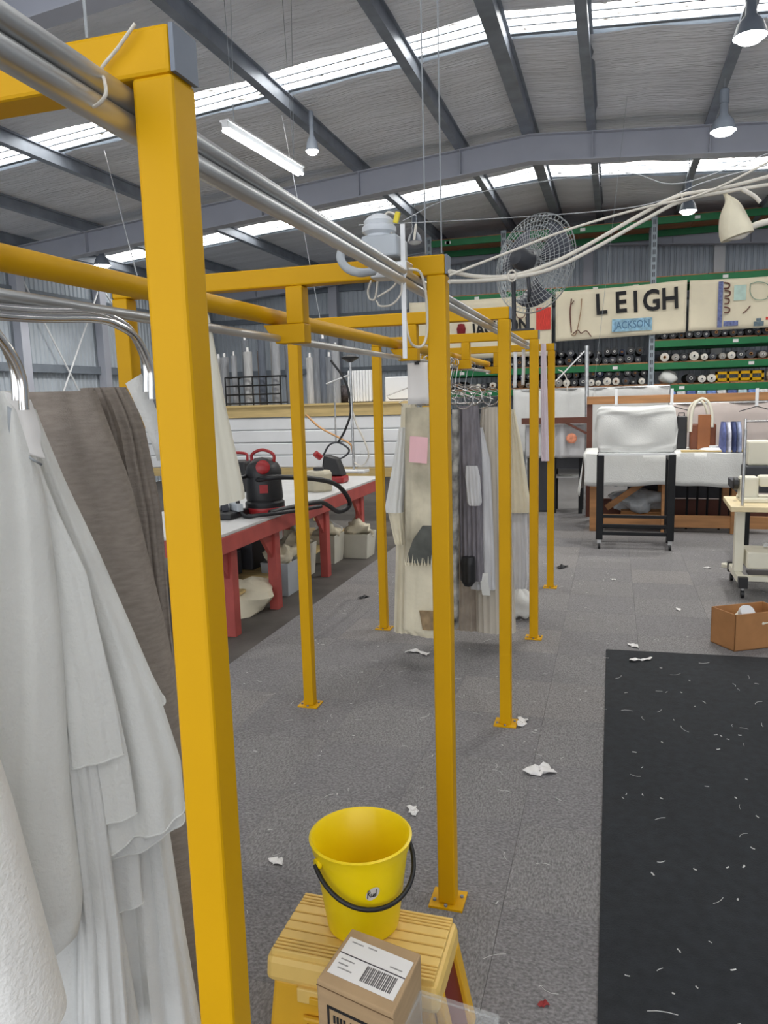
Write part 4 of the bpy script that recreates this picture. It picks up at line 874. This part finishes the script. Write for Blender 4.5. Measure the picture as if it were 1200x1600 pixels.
# brown bag, black case, iron on the cloth
zt = dz+.008
p, q = atY(1078, 697, 9.7), atY(1120, 660, 9.7)
bg = thing('brown_bag', ((p.x+q.x)/2, 9.75, zt), 'brown bag with tall pale looped handles on the white cloth', 'bag')
br = mat('brown_leather', srgb(112, 62, 38), .55, var=.2, scale=8)
MB().box(p.x, q.x, 9.7, 9.86, zt, 1.24).build('bag_body', br, bg, bevel=.02)
MB().box(p.x+.08, p.x+.22, 9.685, 9.70, zt, 1.35).build('front_pocket', mat('tan_leather', srgb(150, 92, 52), .55), bg, bevel=.006)
hz = [(p.x+.0, 9.70, 1.15), (p.x+.02, 9.70, 1.42), (p.x+.10, 9.70, 1.53), (p.x+.18, 9.70, 1.50), (p.x+.23, 9.70, 1.36), (p.x+.24, 9.70, 1.2)]
MB().tube(spline(hz), .017, 8).build('handle', M['cream'], bg, smooth=60)
MB().tube(spline([V(h)+V((-.03, .14, -.02)) for h in hz]), .015, 8).build('handle', M['cream'], bg, smooth=60)
a = atY(1060, 697, 9.75)
bc = thing('black_case', (a.x+.07, 9.8, zt), 'black upright case between the bolster and the brown bag', 'case')
MB().box(a.x-.02, p.x-.03, 9.78, 9.95, zt, 1.33).build('case_body', M['black'], bc, bevel=.012)
MB().tube([(a.x, 9.86, 1.33), (a.x, 9.86, 1.37), (p.x-.06, 9.86, 1.37), (p.x-.06, 9.86, 1.33)], .008, 6).build('handle', M['blacksteel'], bc)
p = atY(1116, 701, 9.4); MB().lathe([(.001, 0), (.16, 0), (.16, .02), (.12, .035), (.05, .04), (.05, .06), (.001, .06)], (p.x, 9.45, zt), 20).build('white_dish', M['white'], smooth=40, label='white shallow dish in front of the brown bag', cat='dish')
q0 = atY(1065, 709, 9.25); MB().box(q0.x, q0.x+.75, 9.28, 9.4, zt, zt+.018).build('pale_plank', M['paletimber'], bevel=.003, label='pale wooden strip lying along the front of the white cloth', cat='plank')
# clothes rack with shirts
kx = atY(1163, 700, 9.0).x; ky = 9.0
kr = thing('clothes_rack', (kx+.5, ky, 0), 'chrome clothes rack at the right edge with blue and white shirts', 'rack')
zt2 = atY(1180, 658, ky).z
MB().tube([(kx, ky, .06), (kx, ky, zt2+.03)], .014, 8).build('upright', M['chrome'], kr, smooth=50)
MB().tube([(kx+1.2, ky, .06), (kx+1.2, ky, zt2+.03)], .014, 8).build('upright', M['chrome'], kr, smooth=50)
MB().tube([(kx, ky, zt2), (kx+1.2, ky, zt2)], .012, 8).build('hanging_bar', M['chrome'], kr, smooth=50)
for x in (kx, kx+1.2): MB().tube([(x, ky-.25, .03), (x, ky+.25, .03)], .02, 8).build('foot', M['blacksteel'], kr)
SC = [srgb(90, 100, 150), srgb(215, 215, 225), srgb(60, 70, 110), srgb(160, 170, 200), srgb(40, 42, 60), srgb(225, 222, 218), srgb(150, 90, 110)]
SN = ['mid blue', 'white', 'dark blue', 'pale blue', 'near black', 'off-white', 'dusty pink']
for k in range(10):
    x = kx+.07+k*.07 if k > 3 else atY(1132+k*8, 690, 9.3).x; y = ky if k > 3 else 9.45
    m_ = mat('shirt%d' % (k % 7), SC[k % 7], .9, var=.3, scale=15)
    zt3 = (zt2-.06) if k > 3 else 1.27
    zb = zt3-.32 if k > 3 else zt
    MB().grid(20, 8, lambda u, v: V((x+(.025+.012*v)*math.cos(2*PI*u)+.006*math.sin(6*PI*u)*v, y+(.07+.14*min(1, v*3))*math.sin(2*PI*u), zt3-(zt3-zb)*v)), True).build('shirt', m_, smooth=80,
        label=('%s shirt hanging on the chrome clothes rack' if k > 3 else '%s folded shirt standing on the cloth beside the clothes rack') % SN[k % 7] + (', second one' if k > 8 else ''), cat='shirt', group='shirts by the clothes rack')
# sewing table
sz = .73
sw = thing('sewing_table', (1.2, 6.7, 0), 'cream topped sewing table with white legs and castors at the right edge', 'table')
top = [(.918, 7.03), (.892, 6.38), (1.95, 6.36), (1.98, 7.03)]
MB().prism([V((x, y, sz-.04)) for x, y in top], (0, 0, .04)).build('table_top', mat('maple', srgb(228, 210, 168), .5), sw, bevel=.004)
for x in (1.0, 1.8):
    MB().box(x-.035, x+.035, 6.62, 6.70, .16, sz-.04).build('leg', M['cream'], sw, bevel=.004)
    ft = MB().box(x-.03, x+.03, 6.36, 6.98, .10, .16).build('foot_bar', M['cream'], sw, bevel=.01)
    for y in (6.38, 6.96):
        MB().box(x-.034, x+.034, y-.03, y+.03, .085, .17).build('foot_cap', M['black'], ft)
        MB().lathe([(.032, -.012), (.032, .012)], (x, y, .034), 12, axis=(1, 0, 0), cap0=True, cap1=True).build('castor_wheel', M['black'], ft, smooth=40)
        MB().box(x-.008, x+.008, y-.008, y+.008, .03, .09).build('castor_stem', M['galv'], ft)
MB().box(1.03, 1.77, 6.5, 6.56, .11, .15).build('cross_bar', M['cream'], sw)
MB().box(1.05, 1.3, 6.55, 6.85, .2, .34).build('motor_box', M['cream'], sw, bevel=.015)
MB().bar((1.2, 6.75, .36), (1.5, 6.7, .5), .03, .03).build('strut', M['galv'], sw)
MB().box(1.15, 1.45, 6.95, 7.2, .03, .05).build('treadle', M['black'], sw)
MB().tube([(.985, 6.47, sz), (.985, 6.47, 1.33)], .012, 8).build('thread_stand', M['galv'], sw, smooth=50)
sm = thing('sewing_machine', (1.15, 6.75, sz), 'cream industrial sewing machine on the sewing table', 'sewing machine')
MB().box(1.0, 1.14, 6.7, 6.85, sz, sz+.2).build('pillar', M['cream'], sm, bevel=.02)
MB().box(1.0, 1.62, 6.62, 6.9, sz, sz+.035).build('bed', M['cream'], sm, bevel=.008)
MB().box(1.14, 1.55, 6.7, 6.83, sz+.12, sz+.21).build('arm', M['cream'], sm, bevel=.02)
MB().lathe([(.05, 0), (.05, .03), (.02, .04)], (.99, 6.77, sz+.14), 16, axis=(-1, 0, 0), cap1=True).build('hand_wheel', M['black'], sm, smooth=40)
p = atY(1172, 735, 7.8)
ov = thing('overlocker', (p.x+.05, 7.8, .78), 'second cream machine with dark base behind the sewing table', 'sewing machine')
MB().box(p.x-.04, p.x+.16, 7.7, 7.9, .93, 1.16).build('head', M['cream'], ov, bevel=.02)
MB().box(p.x-.06, p.x+.3, 7.65, 7.95, .78, .93).build('base', M['darkgrey'], ov, bevel=.015)
st2 = thing('second_table', (p.x+.37, 7.8, 0), 'dark table behind the sewing table at the right edge', 'table')
MB().box(p.x-.15, p.x+.9, 7.5, 8.1, .70, .779).build('table_top', M['darkgrey'], st2, bevel=.006)
for x in (p.x-.05, p.x+.8):
    MB().box(x, x+.06, 7.75, 7.82, 0, .70).build('leg', M['blacksteel'], st2)
# open carton
z0 = .24; cc = [atZ(1112, 948, z0), atZ(1146, 961, z0), V((1.08, 5.22, z0)), V((.96, 5.40, z0))]
cc = [V((.635, 5.20, z0)), V((.755, 5.02, z0)), V((1.09, 5.21, z0)), V((.97, 5.39, z0))]
cb_ = thing('open_carton', (.86, 5.2, 0), 'open brown cardboard carton of scraps on the floor by the sewing table', 'box')
for i in range(4):
    A, B = cc[i], cc[(i+1) % 4]; cen = (cc[0]+cc[2])/2; inn = ((cen-(A+B)/2)).normalized()*.006
    MB().prism([V((A.x, A.y, .002)), V((B.x, B.y, .002)), V((B.x, B.y, z0)), V((A.x, A.y, z0))], (inn.x, inn.y, 0)).build('carton_side', M['card'], cb_)
MB().prism([V((c_.x, c_.y, .002)) for c_ in cc], (0, 0, .006)).build('carton_bottom', M['card'], cb_)
lump((.86, 5.2, .02), (.11, .09, .2), 71, .2).build('scraps', M['cream'], cb_, smooth=70)
MB().lathe([(.001, -.02), (.045, -.02), (.05, 0), (.045, .02), (.001, .02)], (.83, 5.11, .235), 18, axis=(.3, -.8, .5)).build('thread_cone', M['white'], cb_, smooth=40)
p = atZ(1135, 886, 0); MB().lathe([(.012, 0), (.045, 0), (.045, .03), (.012, .03)], (p.x, p.y, .002), 16).build('tape_roll', M['cream'], smooth=40, label='roll of tape lying on the floor near the sewing table foot', cat='tape')

# ------------------------------------------------------------------ foreground: mat, step box, bucket, cartons
MB().prism([V((-.012, .3, .0)), V((1.35, .3, 0)), V((1.35, 4.95, 0)), V((-.021, 4.886, 0))], (0, 0, .007)).build('floor_mat', M['mat'], label='large black mat on the carpet at lower right', cat='mat')
sx0, sx1, sy0, sy1, szt = -.825, -.37, 1.545, 1.80, .28
sb = thing('step_box', ((sx0+sx1)/2, (sy0+sy1)/2, 0), 'beige ribbed plastic step box with yellow sides under the bucket', 'step stool')
def frustum(x0, x1, y0, y1, z0, z1, ex, ey):
    return MB().add([(x0-ex, y0-ey, z0), (x1+ex, y0-ey, z0), (x1+ex, y1+ey, z0), (x0-ex, y1+ey, z0), (x0, y0, z1), (x1, y0, z1), (x1, y1, z1), (x0, y1, z1)],
                    [(0,3,2,1),(4,5,6,7),(0,1,5,4),(1,2,6,5),(2,3,7,6),(3,0,4,7)])
frustum(sx0+.02, sx1-.02, sy0+.012, sy1-.012, 0, .2, .025, .004).build('body', M['stepy'], sb, bevel=.01)
frustum(sx0+.004, sx1-.004, sy0+.004, sy1-.004, .195, .268, .004, .004).build('lid', M['step'], sb, bevel=.018)
widths = [.008]*4+[.03]*4+[.008]*4; tot = sum(widths)+.004*(len(widths)-1); y = (sy0+sy1)/2-tot/2
for wv in widths:
    MB().box(sx0+.016, sx1-.016, y, y+wv, .262, szt).build('tread_rib', M['step'], sb, bevel=.003); y += wv+.004
for x in (sx0+.09, sx1-.19):
    lt = MB().box(x, x+.1, sy0-.006, sy0+.01, .16, .20).build('latch', M['step'], sb, bevel=.004)
    MB().box(x+.035, x+.065, sy0-.012, sy0, .165, .185).build('latch_tongue', M['stepy'], lt, bevel=.003)
dred = mat('dark_red_plastic', srgb(120, 30, 12), .5)
fr_ = MB().box(sx0+.10, sx1-.10, sy0-.004, sy0+.01, .04, .12).build('handle_recess', M['stepy'], sb, bevel=.01)
MB().box(sx0+.115, sx1-.115, sy0-.008, sy0, .05, .105).build('recess_panel', dred, fr_)
for y in (sy0+.02, sy1-.06):
    MB().prism([V((sx1-.02, y, .22)), V((sx1, y, .22)), V((sx1+.045, y, 0)), V((sx1+.015, y, 0))], (0, .04, 0)).build('side_leg', M['stepy'], sb, bevel=.004)
MB().prism([V((sx1-.018, sy0+.06, .2)), V((sx1-.008, sy0+.06, .2)), V((sx1+.03, sy0+.06, .01)), V((sx1+.012, sy0+.06, .01))], (0, sy1-sy0-.12, 0)).build('side_panel', dred, sb)

bx, by, bz = -.612, 1.712, szt+.001
bu = thing('bucket', (bx, by, bz), 'bright yellow plastic bucket with a black handle on the step box', 'bucket')
rt, rb, hb = .131, .094, .25
MB().lathe([(.001, 0), (rb-.006, 0), (rb, .006), (rt-.008, hb-.03), (rt-.004, hb-.028), (rt, hb-.005), (rt+.003, hb), (rt-.003, hb+.003), (rt-.009, hb-.004), (rb-.004, .008), (.001, .007)], (bx, by, bz), 56).build('bucket_shell', M['bucket'], bu, smooth=35)
dirh = V((math.cos(.87), math.sin(.87), 0))                        # line through the two handle lugs
dirf = V((-dirh.y, dirh.x, 0)); dirf = dirf if dirf.y < 0 else -dirf
zc = bz+hb-.035
pts = []
for k in range(25):
    a = PI*k/24
    r_ = rt+.004+.012*math.sin(a)
    pts.append(V((bx, by, zc)) + dirh*(r_*math.cos(a)) + (dirf*.76+V((0, 0, -.58)))*(.165*math.sin(a)))
MB().tube(pts, .0062, 10).build('handle', M['black'], bu, smooth=60)
for sg in (1, -1):
    MB().lathe([(.014, -.004), (.014, .006), (.001, .008)], V((bx, by, zc))+dirh*sg*(rt-.004), 14, axis=dirh*sg).build('lug', M['bucket'], bu, smooth=40)
def on_bucket(ang, z): r_ = rb+(rt-.008-rb)*(z/(hb-.03)); return V((bx+(r_+.0012)*math.cos(ang), by+(r_+.0012)*math.sin(ang), bz+z))
ca_ = math.atan2(-by, -bx)+.22
lbm = MB(); lv_ = []
for k in range(24):
    a = 2*PI*k/24; lv_.append(on_bucket(ca_+.17*math.cos(a)*.9, .158+.017*math.sin(a)+.006*math.cos(a)))
lbm.add(lv_, [tuple(range(24))]); lbl = lbm.build('label_sticker', mat('sticker', srgb(206, 200, 190), .7), bu)
def scrawl(pts): MB().tube([on_bucket(ca_+x*.15, .158+y*.012)+V((math.cos(ca_), math.sin(ca_), 0))*.0006 for x, y in pts], .0011, 5).build('handwriting', M['ink'], lbl)
scrawl([(-.8, -1), (-.72, .2), (-.68, .9), (-.5, .95), (-.4, .5), (-.65, .1), (-.45, -.4), (-.3, -.7)])
scrawl([(-.25, .1), (-.22, -.55), (-.02, -.6), (.06, .1), (.08, -.6)])
scrawl([(.42, -.1), (.22, -.1), (.2, -.6), (.4, -.6), (.46, 0), (.5, 1.0), (.46, -.6)])

tc4 = [V((-.574, 1.522, 0)), V((-.395, 1.482, 0)), V((-.409, 1.302, 0)), V((-.596, 1.350, 0))]; hc = .41
cx_ = sum(tc4, V((0, 0, 0)))/4
bx2 = thing('shipping_carton', (cx_.x, cx_.y, 0), 'closed cardboard shipping carton with a white address label on top', 'box')
MB().prism(tc4[::-1], (0, 0, hc)).build('carton_body', M['card2'], bx2, bevel=.004)
ux = (tc4[2]-tc4[3]); uy = (tc4[0]-tc4[3])
def top(u, v, dz=.0015): return tc4[3]+ux*u+uy*v+V((0, 0, hc+dz))
def top_patch(u0, u1, v0, v1, name, m_, dz, par):
    return MB().prism([top(u0, v0, dz-.001), top(u1, v0, dz-.001), top(u1, v1, dz-.001), top(u0, v1, dz-.001)], (0, 0, .001)).build(name, m_, par)
lab = top_patch(.06, .93, .17, .84, 'address_label', M['paper'], .0015, bx2)
lv2 = mat('label_grey', srgb(150, 148, 146), .8, var=.25, scale=60)
for k in range(17): top_patch(.46+.024*k, .46+.024*k+.012+.006*(k % 3 == 0), .24, .50, 'code_bar', mat('code_ink', srgb(95, 92, 92), .8), .0022, lab)
top_patch(.06, .93, .535, .55, 'rule_line', mat('line_ink', srgb(70, 64, 70), .8), .0022, lab)
for u0, u1, v in ((.12, .3, .44), (.12, .25, .36), (.14, .33, .29), (.12, .28, .76), (.34, .46, .77), (.7, .86, .62)): top_patch(u0, u1, v, v+.018, 'print_line', lv2, .0022, lab)
fA, fB = tc4[3], tc4[2]; fd_ = (fB-fA); fn_ = V((fd_.y, -fd_.x, 0)).normalized()
def front(u, z): return fA+fd_*u+V((0, 0, z))+fn_*.0015
def fbar(u0, u1, z0, z1, m_='ink', par=None): return MB().prism([front(u0, z0)-fn_*.002, front(u1, z0)-fn_*.002, front(u1, z1)-fn_*.002, front(u0, z1)-fn_*.002], fn_*.0022).build('printed_frame', M[m_], par or bx2)
for a in ((.14, .86, .355, .361), (.14, .86, .305, .311), (.14, .165, .305, .361), (.835, .86, .305, .361)): fbar(*a)
for k in range(13):
    if k in (4, 8): continue
    u = .22+k*.045; fbar(u, u+.026, .324, .342)
MB().prism([tc4[3]+V((0, 0, hc-.012)), tc4[2]+V((0, 0, hc-.012)), tc4[2]+V((0, 0, hc-.010)), tc4[3]+V((0, 0, hc-.010))], fn_*.001).build('flap_seam', mat('seam', srgb(110, 84, 56), .8), bx2)
# clear bin
zb_ = .33
k0 = [atZ(650, 1545, zb_), atZ(771, 1584, zb_)]; ud = (k0[1]-k0[0]); vd_ = V((ud.y, -ud.x, 0)).normalized()*.22
if vd_.y > 0: vd_ = -vd_
k0[0] += V((.012, -.01, 0)); k0[1] += V((.012, -.01, 0))
kc = [k0[0], k0[1], k0[1]+vd_, k0[0]+vd_]; cen = sum(kc, V((0, 0, 0)))/4
cbn = thing('clear_bin', (cen.x, cen.y, 0), 'clear plastic bin with pale contents at the bottom edge', 'bin')
for i in range(4):
    A, B = kc[i], kc[(i+1) % 4]; inn = (cen-(A+B)/2).normalized()*.003
    def dn(p): q_ = p+(cen-p)*.1; return V((q_.x, q_.y, .004))
    MB().prism([dn(A), dn(B), B, A], (inn.x, inn.y, 0)).build('bin_wall', M['clear'], cbn)
    MB().bar(A+V((0, 0, .002)), B+V((0, 0, .002)), .009, .007).build('bin_rim', M['clear'], cbn)
MB().prism([V((cen.x+(p.x-cen.x)*.9, cen.y+(p.y-cen.y)*.9, .001)) for p in kc][::-1], (0, 0, .004)).build('bin_floor', M['clear'], cbn)
for k in range(5):
    lump((cen.x+random.uniform(-.035, .035), cen.y+random.uniform(-.04, .04), .02+.045*k), (.055, .06, .07), 80+k, .25).build('contents', [M['paper'], M['plasticgrey']][k % 2], cbn, smooth=40)

# ------------------------------------------------------------------ fan on the fourth portal
FC = atY(835, 412, 5.05)
ax = V((-.52, -.83, .12)).normalized(); uu = V((0, 0, 1)).cross(ax).normalized(); vv = ax.cross(uu)
fan = thing('wire_fan', (FC.x, 5.05, 2.053), 'large round wire cage fan seen from behind on the portal frame', 'fan')
RF = .31
def fp(r, ang, h): return FC+uu*(r*math.cos(ang))+vv*(r*math.sin(ang))+ax*h
cgw = mat('fan_wire', srgb(196, 200, 200), .4, .3)
def cage_part(sg, nm):
    m_ = MB()
    for r_ in np.linspace(.08, RF, 9):
        h = sg*.075*(1-(r_/RF)**3)
        m_.tube([fp(r_, a, h) for a in np.linspace(0, 2*PI, 33)[:-1]], .0014 if r_ < RF-.01 else .004, 4, closed=True)
    for k in range(60):
        a = 2*PI*k/60; m_.tube([fp(r_, a+.25*sg*(r_/RF), sg*.075*(1-(r_/RF)**3)) for r_ in np.linspace(.07, RF, 6)], .0012, 4, caps=False)
    m_.build(nm, cgw, fan)
cage_part(1, 'rear_cage'); cage_part(-1, 'front_cage')
for k in range(3):
    a0 = 2*PI*k/3+.5; b = MB()
    b.grid(7, 5, lambda u, v, a0=a0: fp(.05+.22*u, a0+(v-.5)*(.5+.9*u), -.02+.05*(v-.5)))
    b.build('blade', mat('fan_blade', srgb(70, 74, 84), .4), fan, smooth=80, solid=.003)
MB().lathe([(.001, .20), (.045, .19), (.065, .15), (.07, .05), (.05, .02), (.001, 0)], FC, 20, axis=ax).build('motor', M['darkgrey'], fan, smooth=45)
MB().lathe([(.03, -.05), (.04, -.03), (.04, 0)], FC, 14, axis=ax, cap0=True).build('hub', M['darkgrey'], fan, smooth=45)
MB().tube(spline([FC+uu*(-.10)+ax*.1, FC+uu*(-.09)+ax*.1+V((0, 0, -.1)), V((FC.x-.13, 5.046, 2.25)), V((FC.x-.13, 5.046, 2.056))]), .014, 8).build('yoke_arm', M['darkgrey'], fan, smooth=50)
MB().tube(spline([FC+uu*(.02)+ax*.1+V((0, 0, -.04)), FC+ax*.1+V((.03, 0, -.2)), V((FC.x-.04, 5.046, 2.2)), V((FC.x-.04, 5.046, 2.056))]), .012, 8).build('yoke_arm', M['darkgrey'], fan, smooth=50)
MB().box(FC.x-.2, FC.x+.0, 5.02, 5.072, 2.0535, 2.066).build('mount_plate', M['darkgrey'], fan)

# ------------------------------------------------------------------ grey switch box on the pipes by the second portal
dv = thing('switch_box', (-.62, 2.08, 1.98), 'grey electrical switch box with round knob fixed on the galvanised pipes', 'switch')
a, b = atY(568, 402, 2.05), atY(622, 366, 2.05)
MB().box(a.x, b.x, 2.03, 2.15, a.z-.004, b.z).build('box_body', M['plasticgrey'], dv, bevel=.006)
kc_ = V(((a.x+b.x)/2-.012, 2.08, b.z))
MB().lathe([(.036, 0), (.036, .008), (.047, .016), (.047, .028), (.04, .034), (.042, .044), (.03, .056), (.018, .062), (.001, .063)], kc_, 24).build('knob', mat('switch_white', srgb(205, 210, 216), .45), dv, smooth=40)
a2, b2 = atY(577, 438, 2.05), atY(640, 402, 2.05)
MB().box(a2.x, b2.x-.012, 2.06, 2.13, a2.z+.006, b2.z-.004).build('mount_bracket', M['galv'], dv, bevel=.003)
MB().tube(spline([atY(584, 424, 2.02), atY(562, 426, 1.97), atY(542, 419, 1.96), atY(532, 403, 1.96), atY(538, 388, 1.97), atY(556, 383, 2.0), atY(572, 388, 2.03)], 10), .0115, 10).build('flexible_conduit', M['plasticgrey'], dv, smooth=60)
for pts in (((580, 438), (575, 455), (578, 467), (586, 466), (590, 440)), ((590, 464), (612, 450), (622, 438)), ((628, 440), (626, 460), (612, 476), (594, 478), (588, 470))):
    MB().tube(spline([atY(x, y, 2.04) for x, y in pts]), .0028, 6).build('cable_loop', M['cable'], dv, smooth=60)
MB().bar(atY(633, 560, 2.06), atY(629, 350, 2.06), .012, .006).build('white_strip', M['white'], dv)
MB().tube(spline([atY(638, 420, 2.08), atY(655, 424, 2.1), atY(663, 445, 2.12), atY(667, 480, 2.14), atY(667, 520, 2.15), atY(660, 540, 2.14), atY(646, 540, 2.1), atY(638, 525, 2.07), atY(634, 500, 2.06)]), .0038, 6).build('white_lead', M['cable'], dv, smooth=60)
p = atY(620, 340, 2.06); MB().obox(p, (.014, .012, .03), ry=.3).build('yellow_tag', mat('tag_yellow', srgb(225, 205, 60), .6), dv, bevel=.003)
MB().tube(spline([atY(612, 365, 2.07), atY(600, 345, 2.07), atY(606, 332, 2.07), atY(618, 335, 2.06)]), .0032, 6).build('short_lead', M['cable'], dv, smooth=60)
MB().tube([atY(650, 350, 2.05), atY(647, 375, 2.05)], .0035, 6).build('thin_stem', M['cable'], dv)

# ------------------------------------------------------------------ swagged cables to the right
def depth_pts(pts, y0, y1):
    n = len(pts); return [atY(x, y, y0+(y1-y0)*i/(n-1)) for i, (x, y) in enumerate(pts)]
for pts, r, lb, yy in ((((702, 430), (790, 396), (890, 358), (1000, 326), (1105, 300), (1230, 238)), .0038, 'thin straight white cord running up right from the yellow post', 2.20),
        (((702, 424), (745, 432), (800, 431), (860, 412), (920, 382), (1000, 336), (1060, 306), (1130, 294), (1230, 268)), .0062, 'upper thick white cable swagged across the fan', 2.20),
        (((702, 440), (745, 439), (800, 434), (862, 420), (925, 390), (1005, 345), (1065, 314), (1130, 300), (1230, 284)), .0062, 'lower thick white cable swagged across the fan', 2.19)):
    MB().tube(spline(depth_pts(pts, yy, 3.0), 8), r, 8).build('swag_cable', M['cable'], smooth=60, label=lb, cat='cable')
pc = [atY(x, y, 2.93) for x, y in ((1132, 302), (1142, 318), (1146, 345), (1152, 370))]
wp = thing('wrapped_plug', tuple(pc[3]), 'white cloth wrapped plug hanging from the cables at right', 'plug')
MB().tube(spline(pc, 5), [.006, .007, .009, .013, .018, .024, .03, .035, .04, .044, .047, .05, .052, .054, .054, .054][:16], 12).build('cloth_wrap', M['creamcloth'], wp, smooth=60)
MB().tube(spline([pc[3]+V((-.03, 0, .0)), atY(1160, 368, 2.93), atY(1180, 352, 2.93), atY(1230, 340, 2.93)]), .011, 8).build('lead', M['cable'], wp, smooth=60)
MB().tube(spline([atY(1160, 296, 2.9), atY(1178, 306, 2.9), atY(1188, 316, 2.9)]), .007, 8).build('cable_end', M['cable'], wp, smooth=60)
for px, Y in ((800, 2.36), (1060, 2.8)):
    p = atY(px, 431 if px == 800 else 311, Y)
    MB().tube([p+V((.012*math.cos(a), 0, .016*math.sin(a))) for a in np.linspace(0, 2*PI, 13)[:-1]], .003, 5, closed=True).build('cable_clip', M['cable'], smooth=60, label='small tie round the two thick cables %s' % ('in front of the fan' if px == 800 else 'near the wrapped plug'), cat='tie')

# ------------------------------------------------------------------ lint, threads and scraps on the floor
lint = MB()
def ground(x, y): return .0076 if (x > -.015 and y < 4.88) else .0006
for k in range(560):
    if k < 330: x, y = random.uniform(-2.2, .0), random.uniform(1.2, 8)
    elif k < 480: x, y = random.uniform(.03, 1.3), random.uniform(1.2, 4.8)
    else: x, y = random.uniform(-.6, 1.3), random.uniform(4.9, 8.5)
    z = ground(x, y); a = random.uniform(0, 6.28); L_ = random.choice((.008, .012, .016, .03, .05))*random.uniform(.6, 1.1); bend = random.uniform(-1, 1)
    wv = random.uniform(.0008, .002) if L_ > .014 else random.uniform(.002, .005)
    P_ = [V((x, y, z))]
    for s_ in range(3): a += bend*.5; P_.append(P_[-1]+V((math.cos(a)*L_/3*1.5, math.sin(a)*L_/3*1.5, .0006*(s_ % 2))))
    lint.tube(P_, wv/1.6, 4)
lint.build('lint_threads', mat('lint', srgb(205, 203, 200), .9), label='white threads and lint scattered over carpet and mat', cat='lint', kind='stuff')
SCR = [(645, 1021, .06, 'white crumpled strip of cloth on the carpet before the hanging garments', 'long'), (843, 1206, .05, 'clear crinkled scrap on the carpet left of the black mat', 'flat'), (432, 1347, .022, 'small white scrap on the carpet left of the bucket', 'flat'),
       (990, 1010, .03, 'white scrap at the far edge of the black mat', 'flat'), (994, 1033, .05, 'pale fabric strip lying on the far edge of the black mat', 'long'), (815, 1130, .035, 'grey lint clump beside the third yellow post', 'flat'),
       (568, 934, .035, 'small black scrap on the carpet beside the left yellow post', 'dark'), (849, 1570, .012, 'tiny red scrap on the carpet at the bottom', 'red'), (1105, 888, .025, 'white scrap on the floor near the tape roll', 'flat'), (958, 906, .02, 'tiny white scrap on the carpet before the trolley', 'flat'),
       (645, 1268, .025, 'pale thread tangle on the carpet behind the bucket', 'flat'), (1060, 953, .022, 'small white scrap on the carpet near the open carton', 'flat'), (878, 887, .05, 'dark scrap on the carpet by the far yellow post', 'dark')]
for k, (px, py, r_, lb, kd) in enumerate(SCR):
    p = atZ(px, py, 0); zg = ground(p.x, p.y); rs = np.random.RandomState(k+5)
    m_ = {'dark': M['black'], 'red': mat('scrap_red', srgb(150, 50, 50), .8)}.get(kd, M['paper'])
    if kd == 'long':
        pts = [p+V((r_*2.6*(t-.3), r_*.5*math.sin(4*t+k), zg+.006+.004*math.sin(7*t))) for t in np.linspace(0, 1, 8)]
        Q = spline(pts, 4); b = MB().grid(len(Q), 4, lambda u, v: Q[min(len(Q)-1, int(round(u*(len(Q)-1))))] + V((.2*r_*(v-.5), r_*(.35+.5*abs(math.sin(5*u+k)))*(v-.5), r_*.12*math.sin(9*u+5*v+k)**2)))
        b.build('fabric_scrap', m_, smooth=70, label=lb, cat='scrap')
    else:
        b = MB().grid(14, 6, lambda u, v: V((p.x+r_*v*(1+.35*math.sin(4*PI*u+k)+.25*math.sin(10*PI*u+2*k))*math.cos(2*PI*u), p.y+r_*v*(1+.35*math.sin(4*PI*u+k)+.25*math.sin(10*PI*u+2*k))*math.sin(2*PI*u)*1.2, zg+.001+r_*.25*(1+math.sin(9*v+6*PI*u+k))*(.4+v*.4))), True)
        b.build('fabric_scrap', m_, smooth=50, solid=.0008, label=lb, cat='scrap')
